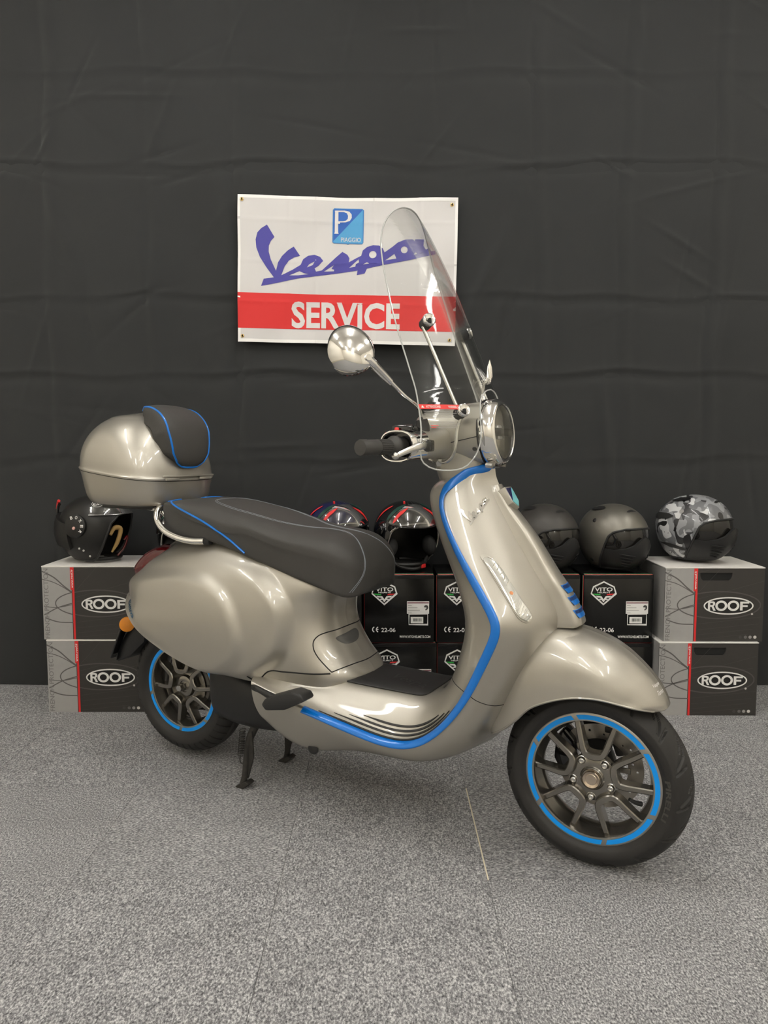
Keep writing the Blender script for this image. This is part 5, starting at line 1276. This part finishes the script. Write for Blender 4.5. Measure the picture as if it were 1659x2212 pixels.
# ================================================================== HELMETS
class Helm:
    def __init__(s, name, loc, yaw, size=(.150, .126, .132), label='', pitch=0):
        s.a, s.b, s.c = size; s.o = empty(name, loc, R(yaw)); s.o.rotation_euler = (0, R(pitch), R(yaw)); tag(s.o, label, 'helmet', 'helmets on the boxes')
        s.zc = .128
    def pt(s, az, el, k=1.0, fwd=0.0):
        """az, el in degrees (az 0 = face, + = its left)"""
        az, el = np.radians(az), np.radians(el)
        rad = np.where(el > 0, np.cos(el) ** .92, np.cos(el * .78)); tp = np.where(el > 0, 1, 1 - .10 * (np.clip(-el, 0, 1.1) / 1.1) ** 2)
        back = 1 + .06 * (np.cos(az) < 0) * np.abs(np.cos(az))
        x = rad * np.cos(az) * s.a * back * tp; y = rad * np.sin(az) * s.b * tp; z = np.sin(el) * s.c * np.where(el > 0, 1, 1.02)
        return np.stack([x * k + fwd * np.clip(np.cos(az), 0, 1) ** 1.5, y * k, z * k + s.zc], -1)
    def patch(s, name, az0, az1, lo, hi, m, k=1.0, na=60, ne=24, fwd=None, thick=.004, parent=None):
        az = np.linspace(az0, az1, na)
        G = []
        for a in az:
            l, h = lo(a), hi(a); e = np.linspace(l, h, ne); f = 0 if fwd is None else np.array([fwd(a, t) for t in np.linspace(0, 1, ne)])
            kk = k if np.isscalar(k) else np.array([k(a, t) for t in np.linspace(0, 1, ne)])
            kk = np.broadcast_to(kk, (ne,)); f = np.broadcast_to(f, (ne,))
            G.append([s.pt(a, ee, q, ff) for ee, q, ff in zip(e, kk, f)])
        G = A(G); c = A([0, 0, s.zc]); Gi = c + (G - c) * (1 - thick / .13)
        VF = join(grid(G), grid(Gi, flip=True), grid(np.stack([G[:, 0], Gi[:, 0]])), grid(np.stack([G[:, -1], Gi[:, -1]]), flip=True), grid(np.stack([G[0], Gi[0]]), flip=True), grid(np.stack([G[-1], Gi[-1]])))
        return mk(name, VF, m, parent or s.o, angle=45), G
    def path(s, name, P, r, m, k=1.0, n=40, parent=None, closed=False, fwd=0):
        Q = crs(P, n, closed); return mk(name, tube(A([s.pt(a, e, k, fwd) for a, e in Q]), r, 8, closed), m, parent or s.o)
    def strip(s, name, P, wd, m, k=1.012, n=30, parent=None):
        Q = crs(P, n); pts = A([s.pt(a, e, k) for a, e in Q]); T = np.gradient(pts, axis=0); c = A([0, 0, s.zc]); N = pts - c; S = np.cross(T, N); S /= np.linalg.norm(S, axis=1)[:, None]
        w_ = wd * np.interp(np.linspace(0, 1, n), [0, .15, .6, 1], [.15, .8, 1, .1])[:, None]
        return mk(name, grid(np.stack([pts - S * w_, pts, pts + S * w_], 1)), m, parent or s.o)
    def disc(s, name, az, el, r, h, m, k=1.0, parent=None):
        p = s.pt(az, el, k); d = 1.0; n_ = np.cross(s.pt(az + d, el) - s.pt(az - d, el), s.pt(az, el + d) - s.pt(az, el - d)); n_ /= np.linalg.norm(n_)
        if n_ @ (p - A([0, 0, s.zc])) < 0: n_ = -n_
        mt = Vector(n_).to_track_quat('Z', 'Y').to_matrix().to_4x4()
        return mk(name, xf(lathe([(0, h), (r * .8, h), (r, h * .6), (r, -.004)], 24), mt, Vector(p)), m, parent or s.o), p, n_
    def lining(s, m, bot):
        G = A([[s.pt(a, e, .92) for e in np.linspace(max(bot(a), -62), 89, 20)] for a in np.linspace(-180, 180, 80)])
        return mk('lining', grid(G), m, s.o)

def lerp(x, xs, ys): return float(np.interp(x, xs, ys))

def fighter(name, loc, yaw, shell_m, label, chin_m, camo=False):
    H = Helm(name, loc, yaw, label=label)
    def bot(a):
        a = abs(a); return lerp(a, [0, 30, 50, 58, 64, 70, 78, 84, 92, 180], [19, 18, 13, 6, -10, -27, -46, -60, -64, -64])
    shell, G = H.patch('shell', -180, 180, bot, lambda a: 89.5, shell_m, na=140, ne=34)
    H.lining(M['blackmt'], bot)
    def vb(a):
        a = abs(a); return lerp(a, [0, 9, 20, 32, 50, 62, 75], [5, 1, -9, -15, -18, -16, -16])
    def vtop(a): return bot(a) + 3
    H.patch('visor', -62, 62, lambda a: vb(a) - 4, lambda a: max(vtop(a), vb(a) - 2), M['smoke'], k=.985, na=50, ne=16)
    def chfw(a, t): return 0.021 * (.55 + .45 * math.sin(min(1, t * 1.05) * math.pi * .60)) * math.exp(-(a / 50.0) ** 2)
    chin, CG = H.patch('chin_guard', -80, 80, lambda a: -62, lambda a: max(vb(a), -61) if abs(a) < 66 else lerp(abs(a), [66, 80], [-18, -48]), chin_m, k=1.0, na=70, ne=18, fwd=chfw, thick=.008)
    # rubber edging round the eye port
    ed = [(a, bot(a)) for a in np.linspace(-88, 88, 90)]
    H.path('edge_rubber', ed, .0042, M['blackmat'], 1.002, 120)
    pe = [(a, vb(a)) for a in np.linspace(-64, 64, 40)]
    for s in (-1, 1):
        for i in range(5):
            e = -26 - i * 6.0
            P = [(s * (16 + i * 1.0), e - 2), (s * 28, e - .5), (s * (42 - i * 1.5), e + 2)]
            Q = crs(P, 10); pts = [H.pt(a, ee, 1.012, chfw(a, (ee + 62) / (vb(a) + 62))) for a, ee in Q]
            mk('vent_slot', tube(pts, [.0015, .0036, .0036, .0012], 6), M['dark'], chin)
    if not camo:
        for az, el in ((-88, 32), (-96, -42), (88, 32), (96, -42)): H.disc('rivet', az, el, .0085, .0022, M['blackpl'])
    else:
        for az, el in ((-88, 32), (88, 32)): H.disc('rivet', az, el, .009, .0022, M['decal'])
        for s in (-1, 1): H.strip('side_spoiler', [(s * 75, -36), (s * 100, -30), (s * 130, -26)], .010, M['blackmat'], 1.03)
        for s in (-1, 1): H.strip('rear_spoiler', [(s * 100, 22), (s * 135, 20), (s * 165, 16)], .014, M['blackmat'], 1.03)
    for s in (-1, 1): H.strip('top_vent', [(s * 78, 62), (s * 105, 60), (s * 135, 54)], .015, M['blackgl'] if camo else M['blackpl'], 1.018)
    H.strip('brow_vent', [(-18, 52), (0, 55), (18, 52)], .006, M['blackpl'], 1.015)
    base = [(a, -64) for a in np.linspace(-180, 180, 40, endpoint=False)]
    H.path('neck_roll', base, .008, M['blackmt'], .97, 60, closed=True)
    return H

def jet(name, loc, yaw, shell_m, label, hood):
    H = Helm(name, loc, yaw, size=(.142, .130, .134), label=label)
    def bot(a):
        a = abs(a); return lerp(a, [0, 35, 52, 60, 66, 74, 95, 180], [24, 20, 10, -10, -36, -54, -60, -62])
    shell, G = H.patch('shell', -180, 180, bot, lambda a: 89.5, shell_m, na=130, ne=32)
    H.lining(M['blackmt'], bot)
    H.path('edge_trim', [(a, bot(a)) for a in np.linspace(-100, 100, 90)], .0042, M['satin'], 1.0, 120)
    # cheek pads and strap
    for s in (-1, 1):
        p = H.pt(s * 66, -26, .80); pts = []
        for i in range(9):
            t = i / 8 * math.pi - math.pi / 2; pts.append((max(.0005, .030 * math.cos(t)), .042 * math.sin(t)))
        pad = xf(lathe(pts, 20), Matrix.Rotation(R(s * 14), 4, 'X'), Vector(p)); mk('cheek_pad', pad, mat('padding', (.02, .02, .02), .75, bump=(300, .001)), H.o)
    mk('chin_strap', tube(crs([H.pt(-74, -52, .93), H.pt(-40, -66, 1.0), H.pt(0, -70, 1.04), H.pt(38, -66, 1.0), H.pt(72, -50, .93)], 30), .008, 8), M['blackmat'], H.o)
    mk('strap_buckle', xf(box(-.006, .006, -.015, .015, -.008, .008, .003), Matrix.Rotation(R(35), 4, 'Z'), Vector(H.pt(36, -64, 1.03))), M['red'], H.o)
    # raised clear visor in front of the crown with tricolour flashes
    H.patch('visor', -58, 58, lambda a: 15 + 6 * abs(a) / 58, lambda a: lerp(abs(a), [0, 40, 58], [62, 58, 40]), M['clear'], k=1.055, na=40, ne=14, thick=.002)
    H.path('visor_rim', [(-58, 21), (-40, 17), (0, 15), (40, 17), (58, 21)], .0028, M['blackgl'], 1.06)
    H.patch('peak', -62, 62, lambda a: 22, lambda a: lerp(abs(a), [0, 40, 62], [46, 40, 28]), hood, k=1.012, na=50, ne=10, thick=.003)
    for a0 in (-22, -4, 14): H.strip('peak_groove', [(a0, 26), (a0 + 1, 40), (a0 + 3, 60), (a0 + 6, 78)], .0022, M['dark'], 1.02)
    for s in (-1, 1):
        H.strip('red_flash', [(s * 50, 22), (s * 40, 38), (s * 22, 52)], .0075, M['red'], 1.066)
        H.strip('green_flash', [(s * 64, 26), (s * 50, 46), (s * 26, 62)], .0085, mat('dark_green', (.008, .05, .035), .3), 1.066)
        H.strip('red_tail_flash', [(s * 72, 60), (s * 88, 44), (s * 98, 22)], .006, M['red'], 1.012)
        H.disc('visor_pivot', s * 76, 10, .020, .006, M['blackgl'])
    H.disc('red_stud', -34, 70, .004, .006, M['red'], 1.03)
    H.path('neck_roll', [(a, -62) for a in np.linspace(-180, 180, 40, endpoint=False)], .008, M['blackmt'], .96, 60, closed=True)
    return H

def boxer(loc, yaw):
    H = Helm('open_face_helmet', loc, yaw, size=(.148, .128, .136), label='matt black open face helmet with clear visor on the far left grey box')
    def bot(a):
        a = abs(a); return lerp(a, [0, 30, 46, 56, 62, 70, 80, 100, 180], [30, 26, 12, -14, -34, -54, -62, -62, -60])
    H.patch('shell', -180, 180, bot, lambda a: 89.5, M['blackmt'], na=130, ne=32)
    H.lining(M['blackmt'], bot)
    H.path('edge_trim', [(a, bot(a)) for a in np.linspace(-100, 100, 90)], .005, M['blackmat'], 1.0, 120)
    # swivel plate with white letters; arm of the chin bar swung to the back
    for s in (-1, 1):
        o, p, n_ = H.disc('swivel_plate', s * 100, 8, .046, .012, M['blackmt'])
        t1 = A([0, 0, 1]) - n_ * n_[2]; t1 /= np.linalg.norm(t1); t2 = np.cross(t1, n_)
        for i, ch in enumerate('BOXER'):
            an = R(112 - i * 37); t = fit2d(text2d(ch, 1, bold=.03), -.0055, .0055, -.0065, .0065)
            c_ = p + n_ * .0128
            rot = an - math.pi / 2
            V = []
            for a, b, z in t[0]:
                u = a * math.cos(rot) - b * math.sin(rot) + .035 * math.cos(an); v = a * math.sin(rot) + b * math.cos(rot) + .035 * math.sin(an)
                V.append(c_ + t2 * u + t1 * v)
            mk('plate_letter', (V, t[1]), M['white'], o, smooth=False)
        mk('plate_button', xf(lathe([(0, .004), (.006, .003), (.0065, 0)], 16), Vector(n_).to_track_quat('Z', 'Y').to_matrix().to_4x4(), Vector(p + n_ * .012 - t1 * .008)), mat('pink_button', (.75, .45, .40), .4), o)
        for az, el in ((92, -34), (99, -30), (83, -47)): H.disc('rivet', s * az, el, .0048, .003, M['satin'])
    # chin bar flipped to the rear
    H.patch('chin_bar', 112, 248, lambda a: -30 + 8 * math.cos(R((a - 180) * 1.3)), lambda a: lerp(abs(a - 180), [0, 35, 68], [26, 18, 10]), M['blackmt'], k=1.10, na=50, ne=10, thick=.012, fwd=lambda a, t: 0)
    b = mk('chin_bar_tab', tube(crs([H.pt(176, 16, 1.13), H.pt(178, 24, 1.20), H.pt(180, 33, 1.24), H.pt(186, 36, 1.20)], 12), .006, 8), M['blackgl'], H.o)
    mk('red_latch', tube(crs([H.pt(178, 27, 1.235), H.pt(181, 38, 1.30), H.pt(188, 40, 1.26)], 10), .0055, 8), M['red'], b)
    v, _ = H.patch('visor', -80, 80, lambda a: 26 + 0 * a, lambda a: lerp(abs(a), [0, 40, 80], [58, 56, 40]), M['clear'], k=1.05, na=44, ne=14, thick=.002)
    H.path('visor_rim', [(-80, 26), (-40, 26), (0, 26), (40, 26), (80, 26)], .0018, M['satin'], 1.052)
    t = fit2d(text2d('ROOF', 1, bold=.02), 0, 1, 0, 1)
    mk('visor_print', ([tuple(H.pt(-74 + a * 16, 42 + b * 6 + a * 4, 1.058)) for a, b, c in t[0]], t[1]), M['white'], v)
    ov = A([H.pt(-66 + 10.5 * math.cos(q), 47 + 6.5 * math.sin(q), 1.058) for q in np.linspace(0, 2 * math.pi, 30, endpoint=False)]); mk('visor_oval', tube(ov, .0008, 5, True), M['white'], v)
    tr = A([H.pt(a, e, 1.058) for a, e in ((-56, 31), (-50, 31), (-53, 38))]); mk('visor_triangle', tube(tr, .0007, 5, True), M['white'], v)
    # gold-tan strap padding hanging in the opening
    gold = mat('tan_padding', (.42, .27, .10), .6)
    mk('strap_pad', tube(crs([H.pt(-46, -8, .92), H.pt(-36, 4, .86), H.pt(-24, 2, .86), H.pt(-30, -22, .90), H.pt(-38, -44, .93)], 24), [.006, .010, .009, .008, .004], 10), gold, H.o)
    mk('strap_loop', tube(crs([H.pt(-14, -20, .90), H.pt(-6, -14, .9), H.pt(-8, -34, .93), H.pt(-18, -54, .96)], 20), .0045, 8), M['redlens'], H.o)
    H.path('neck_roll', [(a, -61) for a in np.linspace(-180, 180, 40, endpoint=False)], .008, M['blackmt'], .96, 60, closed=True)

def camo_mat():
    m = bpy.data.materials.new('urban_camouflage'); m.use_nodes = True; nt = m.node_tree; b = nt.nodes['Principled BSDF']
    sock(b, 'Roughness', .35); sock(b, 'Coat Weight', .4)
    tc = nt.nodes.new('ShaderNodeTexCoord'); prev = None
    for i, (sc, th, col) in enumerate(((17, .52, (.16, .165, .175)), (15, .56, (.035, .035, .038)), (19, .60, (.62, .63, .64)), (16, .62, (.012, .012, .013)))):
        n = nt.nodes.new('ShaderNodeTexNoise'); n.inputs['Scale'].default_value = sc; n.inputs['Detail'].default_value = 1.0; n.inputs['Distortion'].default_value = .6
        mp = nt.nodes.new('ShaderNodeMapping'); mp.inputs['Location'].default_value = (i * 3.7 + 1, i * 1.9, i * 5.1); nt.links.new(tc.outputs['Object'], mp.inputs[0]); nt.links.new(mp.outputs[0], n.inputs['Vector'])
        g = nt.nodes.new('ShaderNodeMath'); g.operation = 'GREATER_THAN'; g.inputs[1].default_value = th; nt.links.new(n.outputs['Fac'], g.inputs[0])
        mx = nt.nodes.new('ShaderNodeMix'); mx.data_type = 'RGBA'; mx.inputs[7].default_value = (*col, 1); nt.links.new(g.outputs[0], mx.inputs[0])
        if prev is None: mx.inputs[6].default_value = (.30, .31, .325, 1)
        else: nt.links.new(prev.outputs[2], mx.inputs[6])
        prev = mx
    nt.links.new(prev.outputs[2], b.inputs['Base Color']); return m

titan = mat('titanium_matt', (.21, .20, .175), .42, .7, noise=(9, .10))
graph = mat('graphite_matt', (.055, .052, .048), .45, .2)
ZB = .5458
boxer((-1.165, 3.0, .583 + .004), -6)
jet('jet_helmet', (-.79, 3.005, ZB + .018), -75, M['blackgl'], 'black helmet half hidden behind the chrome grab rail', M['blackgl'])
jet('jet_helmet', (-.196, 3.005, ZB + .018), -62, mat('deep_blue_gloss', (.012, .014, .07), .15, coat=.8), 'dark blue jet helmet with red flashes showing above the seat', mat('blue_peak', (.01, .012, .06), .2))
jet('jet_helmet', (.088, 3.005, ZB + .018), -66, M['blackgl'], 'black jet helmet with raised visor and red and green flashes behind the seat nose', M['blackgl'])
jet('jet_helmet', (.388, 3.005, ZB + .018), -40, mat('red_black', (.10, .006, .006), .3, coat=.4), 'black and red helmet mostly hidden behind the leg shield', M['blackmt'])
fighter('fighter_helmet', (.655, 3.0, ZB + .008), -62, graph, 'matt graphite helmet with dark visor next to the leg shield', M['blackpl'])
fighter('fighter_helmet', (.935, 3.0, ZB + .008), -62, titan, 'matt titanium grey helmet with dark visor on a black carton', M['blackpl'])
fighter('fighter_helmet', (1.258, 2.985, .5835 + .008), -52, camo_mat(), 'grey urban camouflage helmet on the far right grey box', M['blackpl'], True)
